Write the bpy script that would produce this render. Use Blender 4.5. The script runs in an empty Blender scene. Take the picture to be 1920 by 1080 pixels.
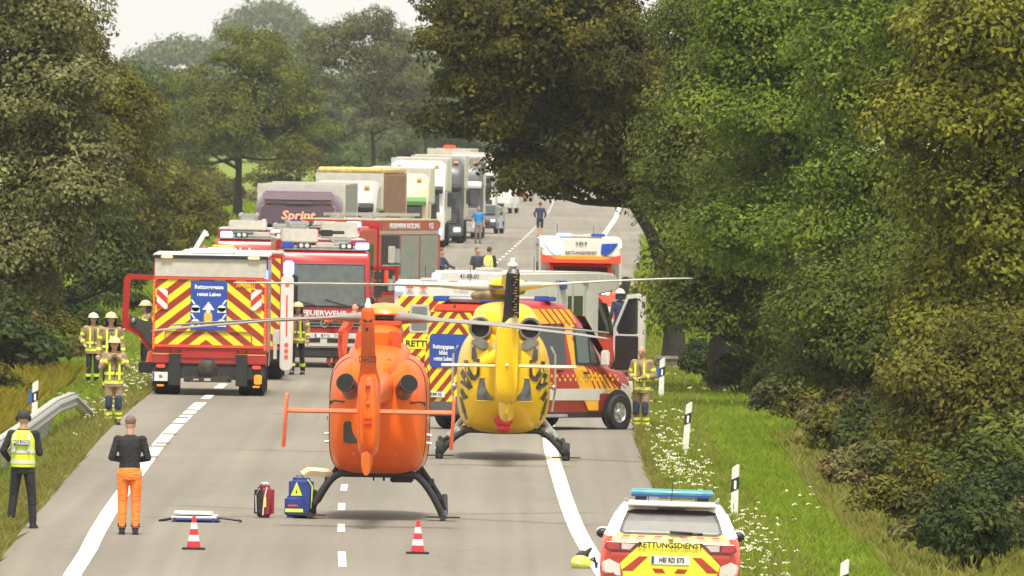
import bpy, bmesh, math, random
import numpy as np
from mathutils import Vector, Matrix
R = math.radians
rnd = random.Random(7)
sc = bpy.context.scene
# ------------------------------------------------------------------ camera
FPX, HC, HZ, ROLL = 28000.0, 6.6, 192.0, R(1.0)      # focal length in photo pixels, camera height, horizon row
cam_d = bpy.data.cameras.new('camera'); cam = bpy.data.objects.new('camera', cam_d)
sc.collection.objects.link(cam); sc.camera = cam
cam_d.sensor_width = 36.0; cam_d.lens = 36.0*FPX/1920.0
cam_d.dof.use_dof = True; cam_d.dof.focus_distance = 250.0; cam_d.dof.aperture_fstop = 16.0
cam_d.clip_start = 1.0; cam_d.clip_end = 9000.0
PITCH = math.atan((540-HZ)/FPX)
cam.matrix_world = Matrix.Translation((0, 0, HC)) @ Matrix.Rotation(math.pi/2-PITCH, 4, 'X') @ Matrix.Rotation(ROLL, 4, 'Z')
# ------------------------------------------------------------------ sky, sun, exposure
w = bpy.data.worlds.new('World'); sc.world = w; w.use_nodes = True
nt = w.node_tree; nt.nodes.clear()
SUN_EL, SUN_AZ = 66.0, 178.0           # azimuth clockwise from +Y
sky = nt.nodes.new('ShaderNodeTexSky'); sky.sky_type = 'NISHITA'; sky.sun_disc = False
sky.sun_elevation = R(SUN_EL); sky.sun_rotation = R(SUN_AZ)
sky.air_density = 1.0; sky.dust_density = 4.0; sky.ozone_density = 1.0
hs = nt.nodes.new('ShaderNodeHueSaturation'); hs.inputs['Saturation'].default_value = 0.12
mx = nt.nodes.new('ShaderNodeMix'); mx.data_type = 'RGBA'      # high cloud deck, slightly uneven
nz = nt.nodes.new('ShaderNodeTexNoise'); nz.inputs['Scale'].default_value = 2.2; nz.inputs['Detail'].default_value = 4
cr = nt.nodes.new('ShaderNodeMapRange'); cr.inputs[3].default_value = 0.55; cr.inputs[4].default_value = 0.8
tc = nt.nodes.new('ShaderNodeTexCoord')
bg = nt.nodes.new('ShaderNodeBackground'); bg.inputs[1].default_value = 0.12
wo = nt.nodes.new('ShaderNodeOutputWorld')
nt.links.new(sky.outputs[0], hs.inputs['Color']); nt.links.new(hs.outputs[0], mx.inputs[6])
nt.links.new(tc.outputs['Generated'], nz.inputs[0]); nt.links.new(nz.outputs[0], cr.inputs[0])
nt.links.new(cr.outputs[0], mx.inputs[0]); mx.inputs[7].default_value = (7.9, 7.7, 7.1, 1)
nt.links.new(mx.outputs[2], bg.inputs[0]); nt.links.new(bg.outputs[0], wo.inputs[0])
sl = bpy.data.lights.new('sun', 'SUN'); sl.energy = 3.6; sl.angle = R(10); sl.color = (1.0, 0.93, 0.80)
so = bpy.data.objects.new('sun', sl); sc.collection.objects.link(so)
_d = Vector((math.sin(R(SUN_AZ))*math.cos(R(SUN_EL)), math.cos(R(SUN_AZ))*math.cos(R(SUN_EL)), math.sin(R(SUN_EL))))
so.rotation_euler = _d.to_track_quat('Z', 'Y').to_euler()
sc.view_settings.view_transform = 'Standard'; sc.view_settings.look = 'None'
sc.view_settings.gamma = 1.0; sc.view_settings.exposure = 0.60; sc.view_settings.use_curve_mapping = False
sc.cycles.max_bounces = 6; sc.cycles.diffuse_bounces = 3; sc.cycles.glossy_bounces = 3
sc.cycles.transmission_bounces = 4; sc.cycles.volume_bounces = 0; sc.cycles.transparent_max_bounces = 8

# ------------------------------------------------------------------ photo pixel -> world
def hgt(Y):
    def f(y): t = min(1.0, max(0.0, (226.0-y)/26.0)); return -0.44*t*t*(3-2*t)
    if Y <= 150 or Y >= 300: return f(Y)
    k = math.floor((Y-150)/3); a = 150+3*k; return f(a)+(f(a+3)-f(a))*(Y-a)/3
def ray(px, py):
    d = Vector(((px-960)/FPX, -(py-540)/FPX, -1.0)); return (cam.matrix_world.to_3x3() @ d)
_M = (Matrix.Rotation(math.pi/2-PITCH, 3, 'X') @ Matrix.Rotation(ROLL, 3, 'Z'))
def ray(px, py): return _M @ Vector(((px-960)/FPX, -(py-540)/FPX, -1.0))
def P(px, py, z=None):
    """ground point under a photo pixel (or the point at height z)"""
    d = ray(px, py); h = 0.0
    for _ in range(8):
        zz = h if z is None else z
        t = (zz-HC)/d.z; Y = t*d.y; h = hgt(Y)
    return Vector((t*d.x, t*d.y, zz))
def Q(px, py, Y):
    """point seen at a pixel at depth Y"""
    d = ray(px, py); t = Y/d.y; return Vector((t*d.x, Y, HC+t*d.z))
def scl(Y): return FPX/Y

# ------------------------------------------------------------------ materials
MC = {}
def newmat(name):
    m = bpy.data.materials.new(name); m.use_nodes = True
    return m, m.node_tree, m.node_tree.nodes['Principled BSDF']
def cloth(m, k=.45):
    t = m.node_tree; b = t.nodes['Principled BSDF']; tcn = t.nodes.new('ShaderNodeTexCoord'); n = t.nodes.new('ShaderNodeTexNoise'); n.inputs['Scale'].default_value = 7; n.inputs['Detail'].default_value = 3; n.inputs['Distortion'].default_value = 1.6
    mp = t.nodes.new('ShaderNodeMapping'); mp.inputs['Scale'].default_value = (1, 1, 2.2); t.links.new(tcn.outputs['Object'], mp.inputs[0]); t.links.new(mp.outputs[0], n.inputs[0])
    bp = t.nodes.new('ShaderNodeBump'); bp.inputs['Strength'].default_value = k; bp.inputs['Distance'].default_value = .06; t.links.new(n.outputs[0], bp.inputs['Height']); t.links.new(bp.outputs[0], b.inputs['Normal']); return m
def mat(name, col, rough=0.5, metal=0.0, var=0.08, scale=6.0, bump=0.0, coat=0.0, emit=None, es=0.0, spec=0.5, dirt=0.0):
    if name in MC: return MC[name]
    m, t, b = newmat(name); N = t.nodes.new; L = t.links.new
    tcn = N('ShaderNodeTexCoord'); n = N('ShaderNodeTexNoise'); n.inputs['Scale'].default_value = scale; n.inputs['Detail'].default_value = 5
    L(tcn.outputs['Object'], n.inputs[0])
    r = N('ShaderNodeValToRGB'); r.color_ramp.elements[0].position = .3; r.color_ramp.elements[1].position = .72
    c0 = [max(0, c*(1-var*1.6)) for c in col]; c1 = [min(1, c*(1+var)) for c in col]
    r.color_ramp.elements[0].color = (*c0, 1); r.color_ramp.elements[1].color = (*c1, 1)
    L(n.outputs[0], r.inputs[0]); out = r.outputs[0]
    if dirt > 0:          # road grime thrown up on the lower panels, broken up by noise
        sx = N('ShaderNodeSeparateXYZ'); L(tcn.outputs['Object'], sx.inputs[0])
        mr = N('ShaderNodeMapRange'); mr.inputs[1].default_value = 1.3; mr.inputs[2].default_value = 0.3; mr.inputs[3].default_value = 0; mr.inputs[4].default_value = dirt
        L(sx.outputs[2], mr.inputs[0])
        mm = N('ShaderNodeMath'); mm.operation = 'MULTIPLY'; n2 = N('ShaderNodeTexNoise'); n2.inputs['Scale'].default_value = 3.0; n2.inputs['Detail'].default_value = 8
        L(tcn.outputs['Object'], n2.inputs[0]); L(mr.outputs[0], mm.inputs[0]); L(n2.outputs[0], mm.inputs[1])
        mi = N('ShaderNodeMix'); mi.data_type = 'RGBA'; mi.inputs[7].default_value = (.16, .13, .10, 1)
        L(mm.outputs[0], mi.inputs[0]); L(out, mi.inputs[6]); out = mi.outputs[2]
    L(out, b.inputs['Base Color'])
    b.inputs['Roughness'].default_value = rough; b.inputs['Metallic'].default_value = metal
    b.inputs['Coat Weight'].default_value = coat; b.inputs['Coat Roughness'].default_value = .08
    b.inputs['Specular IOR Level'].default_value = spec
    if bump > 0:
        bp = N('ShaderNodeBump'); bp.inputs['Strength'].default_value = bump; bp.inputs['Distance'].default_value = .02
        n3 = N('ShaderNodeTexNoise'); n3.inputs['Scale'].default_value = scale*3; n3.inputs['Detail'].default_value = 6
        L(tcn.outputs['Object'], n3.inputs[0]); L(n3.outputs[0], bp.inputs['Height']); L(bp.outputs[0], b.inputs['Normal'])
    if emit:
        b.inputs['Emission Color'].default_value = (*emit, 1); b.inputs['Emission Strength'].default_value = es
    MC[name] = m; return m
def chevron(name, ca, cb, period=0.32, x0=0.0, k=1.0, sgn=1.0, rough=.35):
    """reflective foil in slanted stripes, falling away on both sides of x0"""
    if name in MC: return MC[name]
    m, t, b = newmat(name); N = t.nodes.new; L = t.links.new
    def M(op, a, c=None):
        q = N('ShaderNodeMath'); q.operation = op
        for i, v in enumerate((a, c)):
            if v is None: continue
            if isinstance(v, (int, float)): q.inputs[i].default_value = v
            else: L(v, q.inputs[i])
        return q.outputs[0]
    tcn = N('ShaderNodeTexCoord'); sx = N('ShaderNodeSeparateXYZ'); L(tcn.outputs['Object'], sx.inputs[0])
    a = M('ABSOLUTE', M('SUBTRACT', sx.outputs[0], x0)); a = M('MULTIPLY', a, k*sgn)
    v = M('FRACT', M('DIVIDE', M('ADD', M('ADD', a, sx.outputs[2]), 20.0), period)); g = M('GREATER_THAN', v, .5)
    mi = N('ShaderNodeMix'); mi.data_type = 'RGBA'; mi.inputs[6].default_value = (*ca, 1); mi.inputs[7].default_value = (*cb, 1)
    L(g, mi.inputs[0])
    n = N('ShaderNodeTexNoise'); n.inputs['Scale'].default_value = 5; n.inputs['Detail'].default_value = 6; L(tcn.outputs['Object'], n.inputs[0])
    mr = N('ShaderNodeMapRange'); mr.inputs[3].default_value = .72; mr.inputs[4].default_value = 1.12; L(n.outputs[0], mr.inputs[0])
    m2 = N('ShaderNodeMix'); m2.data_type = 'RGBA'; m2.blend_type = 'MULTIPLY'; m2.inputs[0].default_value = 1
    L(mi.outputs[2], m2.inputs[6]); L(mr.outputs[0], m2.inputs[7]); L(m2.outputs[2], b.inputs['Base Color'])
    b.inputs['Roughness'].default_value = rough
    MC[name] = m; return m
YEL = (.78, .70, .03); DRED = (.32, .035, .02)
def M_chev(x0=0.0, period=.32, k=1.0): return chevron('chevron_foil_%g_%g_%g' % (x0, period, k), YEL, DRED, period, x0, k)
orange = mat('orange_paint', (.80, .115, .004), .38, coat=.08, spec=.3, var=.05, scale=2)
hyel = mat('helicopter_yellow', (.84, .50, .006), .34, coat=.12, spec=.35, var=.05, scale=2)
red = mat('fire_red', (.38, .010, .010), .32, coat=.3, dirt=.5, var=.06)
dayred = mat('day_glow_red', (.85, .07, .03), .35, coat=.2, dirt=.4, var=.05)
dayorg = mat('day_glow_orange', (.90, .30, .03), .4, var=.05)
white = mat('white_paint', (.66, .64, .60), .3, coat=.4, dirt=.6, var=.05)
cream = mat('cream_paint', (.56, .47, .31), .35, coat=.2, dirt=.4)
grey = mat('grey_paint', (.30, .31, .31), .45, dirt=.5)
lgrey = mat('light_grey_panel', (.50, .47, .42), .5, dirt=.3)
alu = mat('aluminium', (.46, .46, .45), .38, .55, var=.1)
shut = mat('shutter_aluminium', (.36, .37, .35), .42, .35, var=.08)
steel = mat('galvanised_steel', (.34, .34, .32), .5, .4, var=.15, scale=9)
black = mat('black_plastic', (.018, .018, .019), .5, var=.2)
dark = mat('dark_underbody', (.028, .026, .025), .75, var=.3, bump=.3)
rubber = mat('tyre_rubber', (.022, .021, .020), .8, var=.25, bump=.3)
glass = mat('window_glass', (.018, .022, .022), .06, var=.1, spec=.9)
glassl = mat('windscreen_glass', (.085, .10, .095), .12, var=.15, spec=.8)  # greenish grey reflection of the sky put into the base colour
blueg = mat('blue_lens', (.02, .07, .42), .15, var=.1, spec=.8)
bluel = mat('blue_light_lit', (.05, .12, .8), .2, emit=(.16, .30, 1.0), es=2.2)
bluew = mat('blue_flash_lit', (.3, .5, .9), .2, emit=(.26, .42, 1.0), es=1.9)
redl = mat('red_lens', (.55, .03, .025), .2, var=.1, emit=(1, .15, .08), es=.35)
amber = mat('amber_lens', (.8, .32, .03), .25, emit=(1, .4, .05), es=.12)
lampw = mat('clear_lamp', (.75, .76, .78), .12, spec=.9)
plate = mat('plate_white', (.72, .73, .70), .4)
blueposter = mat('blue_sign_foil', (.02, .065, .34), .4, var=.06)
tan = mat('tan_turnout_cloth', (.30, .205, .115), .85, bump=.5, var=.2, scale=9)
hiv = mat('lime_reflective', (.66, .78, .06), .5, var=.1, bump=.2)
blk = mat('black_cloth', (.016, .017, .020), .85, bump=.4, var=.3)
navy = mat('navy_cloth', (.025, .035, .085), .85, bump=.4, var=.25)
orgc = mat('orange_cloth', (.95, .22, .03), .7, bump=.4)
redc = mat('red_orange_cloth', (.88, .10, .035), .7, bump=.3)
skin = mat('skin', (.50, .27, .18), .55, var=.08)
hairb = mat('brown_hair', (.055, .035, .022), .7, var=.3)
hairg = mat('cropped_grey_brown_hair', (.15, .105, .08), .8, var=.25)
helm = mat('cream_helmet', (.70, .56, .28), .35, coat=.3)
helw = mat('pale_helmet', (.66, .72, .50), .35, coat=.3)
for _m in (tan, blk, navy, orgc, redc): cloth(_m)
silver = mat('silver_reflective', (.62, .62, .58), .4)
bark = mat('bark', (.032, .025, .018), .9, bump=.8, var=.35, scale=5)

# ------------------------------------------------------------------ mesh builder
C = sc.collection
POST = []      # objects whose modifiers / text are made into meshes at the end
class MB:
    def __init__(s): s.v = []; s.f = []; s.m = []; s.T = None
    def _a(s, vs, fs, mi=0):
        o = len(s.v)
        if s.T: vs = [s.T(Vector(v)) for v in vs]
        s.v += [tuple(v) for v in vs]; s.f += [tuple(i+o for i in f) for f in fs]; s.m += [mi]*len(fs); return s
    def box(s, x, y, z, mi=0, M=None):
        vs = [Vector((a, b, c)) for c in z for b in y for a in x]
        if M: vs = [M @ v for v in vs]
        return s._a(vs, [(0, 2, 3, 1), (4, 5, 7, 6), (0, 1, 5, 4), (2, 6, 7, 3), (0, 4, 6, 2), (1, 3, 7, 5)], mi)
    def poly(s, pts, mi=0): return s._a(pts, [tuple(range(len(pts)))], mi)
    def prism(s, pts, axis, a, b, mi=0):
        """2D outline swept along an axis ('x': pts are (y,z), 'y': (x,z), 'z': (x,y))"""
        def mk(p, t): return {'x': (t, p[0], p[1]), 'y': (p[0], t, p[1]), 'z': (p[0], p[1], t)}[axis]
        n = len(pts); vs = [mk(p, a) for p in pts]+[mk(p, b) for p in pts]
        fs = [tuple(range(n))[::-1], tuple(range(n, 2*n))]+[(i, (i+1) % n, n+(i+1) % n, n+i) for i in range(n)]
        return s._a(vs, fs, mi)
    def loft(s, rings, mi=0, caps=True):
        n = len(rings[0]); vs = [v for r in rings for v in r]; fs = []
        for k in range(len(rings)-1):
            for i in range(n): j = (i+1) % n; fs.append((k*n+i, k*n+j, (k+1)*n+j, (k+1)*n+i))
        if caps: fs += [tuple(range(n))[::-1], tuple(range((len(rings)-1)*n, len(rings)*n))]
        return s._a(vs, fs, mi)
    def tube(s, pts, r, seg=8, mi=0):
        pts = [Vector(p) for p in pts]; rs = r if isinstance(r, (list, tuple)) else [r]*len(pts); rings = []
        for i, p in enumerate(pts):
            d = (pts[min(i+1, len(pts)-1)]-pts[max(i-1, 0)]).normalized()
            u = d.cross(Vector((0, 0, 1)) if abs(d.z) < .9 else Vector((1, 0, 0))).normalized(); q = d.cross(u)
            rings.append([p+(u*math.cos(a)+q*math.sin(a))*rs[i] for a in [2*math.pi*k/seg for k in range(seg)]])
        return s.loft(rings, mi)
    def cap(s, p, q, r1, r2=None, seg=12, mi=0, ex=1.0):
        """tapered capsule; ex flattens it across"""
        p = Vector(p); q = Vector(q); r2 = r1 if r2 is None else r2; d = (q-p); d = d.normalized() if d.length > 1e-6 else Vector((0, 0, 1))
        u = d.cross(Vector((0, 1, 0)) if abs(d.y) < .9 else Vector((1, 0, 0))).normalized(); w_ = d.cross(u); rings = []
        for c, r, aa in ((p, r1, (-80, -50, -22, 0)), (q, r2, (0, 22, 50, 80))):
            for a in aa:
                a = R(a); cc = c+d*r*math.sin(a); rr = r*math.cos(a)
                rings.append([cc+u*math.cos(t)*rr*ex+w_*math.sin(t)*rr for t in [2*math.pi*k/seg for k in range(seg)]])
        return s.loft(rings, mi)
    def ell(s, c, r, seg=14, mi=0, zmin=-90):
        c = Vector(c); rings = []
        for a in np.linspace(max(zmin, -86), 86, 9):
            a = R(a); rings.append([c+Vector((r[0]*math.cos(a)*math.cos(t), r[1]*math.cos(a)*math.sin(t), r[2]*math.sin(a))) for t in [2*math.pi*k/seg for k in range(seg)]])
        return s.loft(rings, mi)
    def lathe(s, prof, c=(0, 0, 0), axis='z', seg=20, mi=0, M=None, caps=True):
        rings = []
        for r, h in prof:
            rg = []
            for k in range(seg):
                t = 2*math.pi*k/seg; a, b = r*math.cos(t), r*math.sin(t)
                v = Vector({'z': (a, b, h), 'y': (b, h, a), 'x': (h, a, b)}[axis])
                if M: v = M @ v
                rg.append(v+Vector(c))
            rings.append(rg)
        return s.loft(rings, mi, caps)
    def build(s, name, mats, parent=None, bevel=0.0, seg=2, sharp=38, label=None, loc=None, flat=False):
        me = bpy.data.meshes.new(name)
        me.from_pydata(s.v, [], s.f)
        if not isinstance(mats, (list, tuple)): mats = [mats]
        for m in mats: me.materials.append(m)
        me.polygons.foreach_set('material_index', s.m)
        bm = bmesh.new(); bm.from_mesh(me); bmesh.ops.recalc_face_normals(bm, faces=bm.faces)
        if bevel > 0:
            es = [e for e in bm.edges if len(e.link_faces) == 2 and e.calc_face_angle(0) > R(28)]
            bmesh.ops.bevel(bm, geom=es, offset=bevel, segments=seg, affect='EDGES', clamp_overlap=True)
        bm.to_mesh(me); bm.free()
        if not flat:
            me.polygons.foreach_set('use_smooth', [True]*len(me.polygons)); me.set_sharp_from_angle(angle=R(sharp))
        me.update()
        o = bpy.data.objects.new(name, me); C.objects.link(o)
        if parent: o.parent = parent
        if label: o['label'] = label
        if loc is not None: o.location = loc
        return o
def tag(o, label, cat, group=None, kind=None):
    o['label'] = label
    if cat: o['category'] = cat
    if group: o['group'] = group
    if kind: o['kind'] = kind
    return o
def thing(name, label, cat, loc=(0, 0, 0), rz=0.0, group=None):
    o = bpy.data.objects.new(name, None); C.objects.link(o); o.location = loc; o.rotation_euler = (0, 0, rz); o.empty_display_size = .3
    return tag(o, label, cat, group)
def place(o, px, py, rz, anchor=(0, 0, 0), dz=0.0):
    p = P(px, py); a = Matrix.Rotation(rz, 3, 'Z') @ Vector(anchor)
    o.location = (p.x-a.x, p.y-a.y, p.z+dz); o.rotation_euler = (0, 0, rz); return scl(p.y)
def struct(o): o['kind'] = 'structure'; return o
def dup(root, loc=None, rz=None, label=None, group=None):
    def cp(o, par):
        c = o.copy(); C.objects.link(c); c.parent = par
        for ch in [x for x in o.children]: cp(ch, c)
        return c
    r = cp(root, None)
    if loc is not None: r.location = loc
    if rz is not None: r.rotation_euler = (0, 0, rz)
    if label: r['label'] = label
    if group: r['group'] = group
    return r
def text(s, size, c, m, parent, rx=90, rz=0, name='lettering', sx=1.0, align='CENTER', ext=.002, bold=.0, shear=0):
    """flat print, facing local -Y by default"""
    cu = bpy.data.curves.new(name, 'FONT'); cu.body = s; cu.size = size; cu.align_x = align; cu.align_y = 'CENTER'
    cu.extrude = ext; cu.offset = bold; cu.shear = shear; cu.materials.append(m); cu.resolution_u = 2
    o = bpy.data.objects.new(name, cu); C.objects.link(o); o.parent = parent; o.location = c
    o.rotation_euler = (R(rx), 0, R(rz)); o.scale = (sx, 1, 1); POST.append(o); return o
def rrect(x0, x1, z0, z1, r, n=4):
    pts = []
    for cx, cz, a0 in ((x1-r, z1-r, 0), (x0+r, z1-r, 90), (x0+r, z0+r, 180), (x1-r, z0+r, 270)):
        for k in range(n+1):
            a = R(a0+90*k/n); pts.append((cx+r*math.cos(a), cz+r*math.sin(a)))
    return pts
def wheel(parent, x, y, r=.33, wd=.22, side=1, name='wheel', rimm=None, dual=False):
    """wheel standing at x (outer face), axle along x"""
    m = MB(); wd2 = wd*(2.1 if dual else 1)
    prof = [(r*.62, -wd2/2), (r*.93, -wd2/2), (r, -wd2*.36), (r*.985, -.01), (r, wd2*.36), (r*.93, wd2/2), (r*.62, wd2/2), (r*.60, 0), (r*.62, -wd2/2)]
    m.lathe(prof, (x-side*wd2/2, y, r), 'x', 28, caps=False)
    t = m.build(name, rubber, parent, sharp=50)
    m = MB(); xs = x-side*.02
    m.lathe([(r*.63, -.03*side), (r*.58, 0.0), (r*.5, -.05*side), (r*.22, -.03*side), (r*.16, .01*side), (.01, .01*side)], (xs, y, r), 'x', 24)
    for k in range(6):
        a = k*math.pi/3; m.lathe([(.025, 0), (.025, .035*side), (.001, .035*side)], (xs-.03*side, y+math.cos(a)*r*.38, r+math.sin(a)*r*.38), 'x', 8)
    m.build('rim', rimm or alu, t, sharp=40); return t
# ------------------------------------------------------------------ ground, road, markings
def resample(pts, ys):
    """world polyline (sorted by Y) sampled at depths ys"""
    W = sorted([(p.y, p.x) for p in [P(*q) for q in pts]])
    Y = [a for a, b in W]; X = [b for a, b in W]
    # smooth curve through the points
    out = []
    for y in ys:
        if y <= Y[0]: i = 0
        elif y >= Y[-1]: i = len(Y)-2
        else: i = max(k for k in range(len(Y)-1) if Y[k] <= y)
        h = Y[i+1]-Y[i]; t = (y-Y[i])/h
        def sl(k):
            if k == 0: return (X[1]-X[0])/(Y[1]-Y[0])
            if k == len(Y)-1: return (X[-1]-X[-2])/(Y[-1]-Y[-2])
            return (X[k+1]-X[k-1])/(Y[k+1]-Y[k-1])
        if t < 0 or t > 1: x = X[i]+(X[i+1]-X[i])*t
        else:
            m0, m1 = sl(i)*h, sl(i+1)*h
            x = (2*t**3-3*t*t+1)*X[i]+(t**3-2*t*t+t)*m0+(-2*t**3+3*t*t)*X[i+1]+(t**3-t*t)*m1
        out.append(x)
    return out
E_L = [(-60, 1130), (0, 1045), (65, 962), (130, 885), (185, 822), (230, 778), (278, 738), (345, 685), (450, 612), (600, 520), (740, 440), (860, 380), (930, 345)]
E_R = [(1150, 340), (1190, 365), (1210, 395), (1212, 430), (1203, 500), (1190, 600), (1188, 700), (1199, 810), (1213, 860), (1237, 920), (1290, 1000), (1353, 1075), (1460, 1180)]
L_R = [(1205, 1180), (1127, 1075), (1095, 1018), (1065, 950), (1046, 890), (1033, 845), (1028, 790), (1033, 700), (1058, 590), (1092, 515), (1130, 445), (1157, 402), (1160, 370), (1130, 340)]
L_C = [(652, 1160), (642, 1065), (640, 1020), (640, 980), (641, 942), (647, 907), (668, 830), (720, 720), (800, 612), (880, 535), (940, 485), (1000, 430), (1030, 395), (1040, 360), (1030, 340)]
L_L = [(85, 1190), (130, 1095), (167, 1030), (207, 958), (262, 882), (312, 818), (366, 765), (404, 733), (445, 700), (530, 635), (690, 530), (800, 455), (900, 395), (950, 350)]
YR = list(np.arange(150, 420, 3.0))+list(np.arange(420, 900, 10.0))+list(np.arange(900, 1320, 30.0))
xl, xr = resample(E_L, YR), resample(E_R, YR)
def strip(name, XA, XB, ys, dz, m, parent=None, cols=1):
    mb = MB()
    for k in range(len(ys)):
        for c in range(cols+1):
            mb.v.append((XA[k]+(XB[k]-XA[k])*c/cols, ys[k], hgt(ys[k])+dz))
    for k in range(len(ys)-1):
        for c in range(cols):
            a = k*(cols+1)+c; mb.f.append((a, a+1, a+cols+2, a+cols+1)); mb.m.append(0)
    return mb.build(name, m, parent, flat=True)
# asphalt
m, t, b = newmat('worn_asphalt'); N = t.nodes.new; L = t.links.new
g = N('ShaderNodeNewGeometry'); 
def noise(scale, detail=6, vec=None, st=None):
    n = N('ShaderNodeTexNoise'); n.inputs['Scale'].default_value = scale; n.inputs['Detail'].default_value = detail
    if st:
        mp = N('ShaderNodeMapping'); mp.inputs['Scale'].default_value = st; L(g.outputs['Position'], mp.inputs[0]); L(mp.outputs[0], n.inputs[0])
    else: L(g.outputs['Position'], n.inputs[0])
    return n.outputs[0]
def ramp(v, a, b_, pa=.3, pb=.7):
    r = N('ShaderNodeValToRGB'); r.color_ramp.elements[0].position = pa; r.color_ramp.elements[1].position = pb
    r.color_ramp.elements[0].color = (*a, 1); r.color_ramp.elements[1].color = (*b_, 1); L(v, r.inputs[0]); return r.outputs[0]
def mixc(f, a, b_, mode='MIX'):
    q = N('ShaderNodeMix'); q.data_type = 'RGBA'; q.blend_type = mode
    for i, v in ((0, f), (6, a), (7, b_)):
        if isinstance(v, (int, float)): q.inputs[i].default_value = v
        elif isinstance(v, tuple): q.inputs[i].default_value = (*v, 1)
        else: L(v, q.inputs[i])
    return q.outputs[2]
c = ramp(noise(.55, 5, st=(1, .05, 1)), (.176, .158, .127), (.230, .207, .170))
c = mixc(.55, c, ramp(noise(1.0, 5, st=(2.6, .012, 1)), (.72, .72, .72), (1.12, 1.12, 1.12)), 'MULTIPLY')   # wheel tracks
c = mixc(.8, c, ramp(noise(60, 3), (.82, .82, .82), (1.15, 1.15, 1.15)), 'MULTIPLY')
c = mixc(.8, c, ramp(noise(.03, 2, st=(.3, 1.5, 1)), (.76, .76, .77), (1.08, 1.08, 1.08)), 'MULTIPLY')
vo = N('ShaderNodeTexVoronoi'); vo.feature = 'DISTANCE_TO_EDGE'; vo.inputs['Scale'].default_value = 1.0; mpv = N('ShaderNodeMapping'); mpv.inputs['Scale'].default_value = (.22, .028, 1)
va = N('ShaderNodeVectorMath'); va.operation = 'ADD'; nn = N('ShaderNodeTexNoise'); nn.inputs['Scale'].default_value = .5; nn.inputs['Detail'].default_value = 6; L(g.outputs['Position'], nn.inputs[0])
vs_ = N('ShaderNodeVectorMath'); vs_.operation = 'SCALE'; vs_.inputs[3].default_value = 2.2; L(nn.outputs['Color'], vs_.inputs[0]); L(g.outputs['Position'], va.inputs[0]); L(vs_.outputs[0], va.inputs[1]); L(va.outputs[0], mpv.inputs[0]); L(mpv.outputs[0], vo.inputs[0])
c = mixc(ramp(vo.outputs['Distance'], (.5, .5, .5), (0, 0, 0), .0, .006), c, (.07, .062, .05))        # sealed cracks
c = mixc(ramp(noise(.25, 4, st=(1, .15, 1)), (0, 0, 0), (.45, .45, .45), .60, .70), c, (.15, .132, .105))   # stains and old patches
L(c, b.inputs['Base Color']); b.inputs['Roughness'].default_value = .82; b.inputs['Specular IOR Level'].default_value = .3
bp = N('ShaderNodeBump'); bp.inputs['Strength'].default_value = .4; bp.inputs['Distance'].default_value = .01; L(noise(90, 3), bp.inputs['Height']); L(bp.outputs[0], b.inputs['Normal'])
asphalt = m
road = struct(strip('road', xl, xr, YR, .006, asphalt, cols=6))
# soil / short turf base
m, t, b = newmat('turf_and_soil'); N = t.nodes.new; L = t.links.new; g = N('ShaderNodeNewGeometry')
c = ramp(noise(.5, 6), (.10, .15, .018), (.20, .25, .035)); c = mixc(ramp(noise(.3, 4), (0, 0, 0), (.6, .6, .6), .5, .75), c, (.22, .20, .07)); c = mixc(.7, c, ramp(noise(9, 5), (.6, .6, .6), (1.2, 1.2, 1.2)), 'MULTIPLY')
L(c, b.inputs['Base Color']); b.inputs['Roughness'].default_value = .95; b.inputs['Specular IOR Level'].default_value = .1
bp = N('ShaderNodeBump'); bp.inputs['Strength'].default_value = 1; bp.inputs['Distance'].default_value = .1; L(noise(4, 6), bp.inputs['Height']); L(bp.outputs[0], b.inputs['Normal'])
turf = m
YG = [-300, 0, 100]+YR+[1500, 2000, 3000, 5000, 8000]
XG = [-5000, -1500, -300, -60, -25, -12, -6, 0, 6, 12, 25, 60, 300, 1500, 5000]
mb = MB()
for y in YG:
    for x in XG: mb.v.append((x, y, hgt(y)))
n = len(XG)
for k in range(len(YG)-1):
    for c in range(n-1): a = k*n+c; mb.f.append((a, a+1, a+n+1, a+n)); mb.m.append(0)
struct(mb.build('ground', turf, flat=True))
# painted markings
m, t, b = newmat('road_paint'); N = t.nodes.new; L = t.links.new; g = N('ShaderNodeNewGeometry')
c = ramp(noise(3.0, 7), (.60, .57, .48), (.80, .77, .68)); c = mixc(ramp(noise(14, 6), (0, 0, 0), (.75, .75, .75), .52, .70), c, (.27, .24, .19))
L(c, b.inputs['Base Color']); b.inputs['Roughness'].default_value = .7
paint = m
def line(pts, y0, y1, w_, name='edge_line'):
    ys = [y0]+[q for q in YR if y0+.01 < q < y1-.01]+[y1]; X = resample(pts, ys)
    return strip(name, [x-w_/2 for x in X], [x+w_/2 for x in X], ys, .012, paint, road)
line(L_R, 155, 1290, .26); line(L_L, 155, 322, .26)
for y in np.arange(326, 560, 12): line(L_L, y, y+5.5, .2, 'lane_dash')
yb = P(641, 1071).y
for k in range(-5, 75):
    y = yb+k*12.0; line(L_C, y, y+4.2, .115, 'lane_dash')
# dark worn scratches across the left line
mb = MB()
for px, py in ((352, 778), (342, 784), (334, 795), (318, 815), (305, 832), (296, 838), (283, 858), (360, 770)):
    p = P(px, py); mb.box((p.x-.14, p.x+.13), (p.y-.5, p.y+.5), (p.z+.014, p.z+.018))
mb.build('scuff_mark', mat('dark_scuff', (.15, .13, .11), .9), road)
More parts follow.
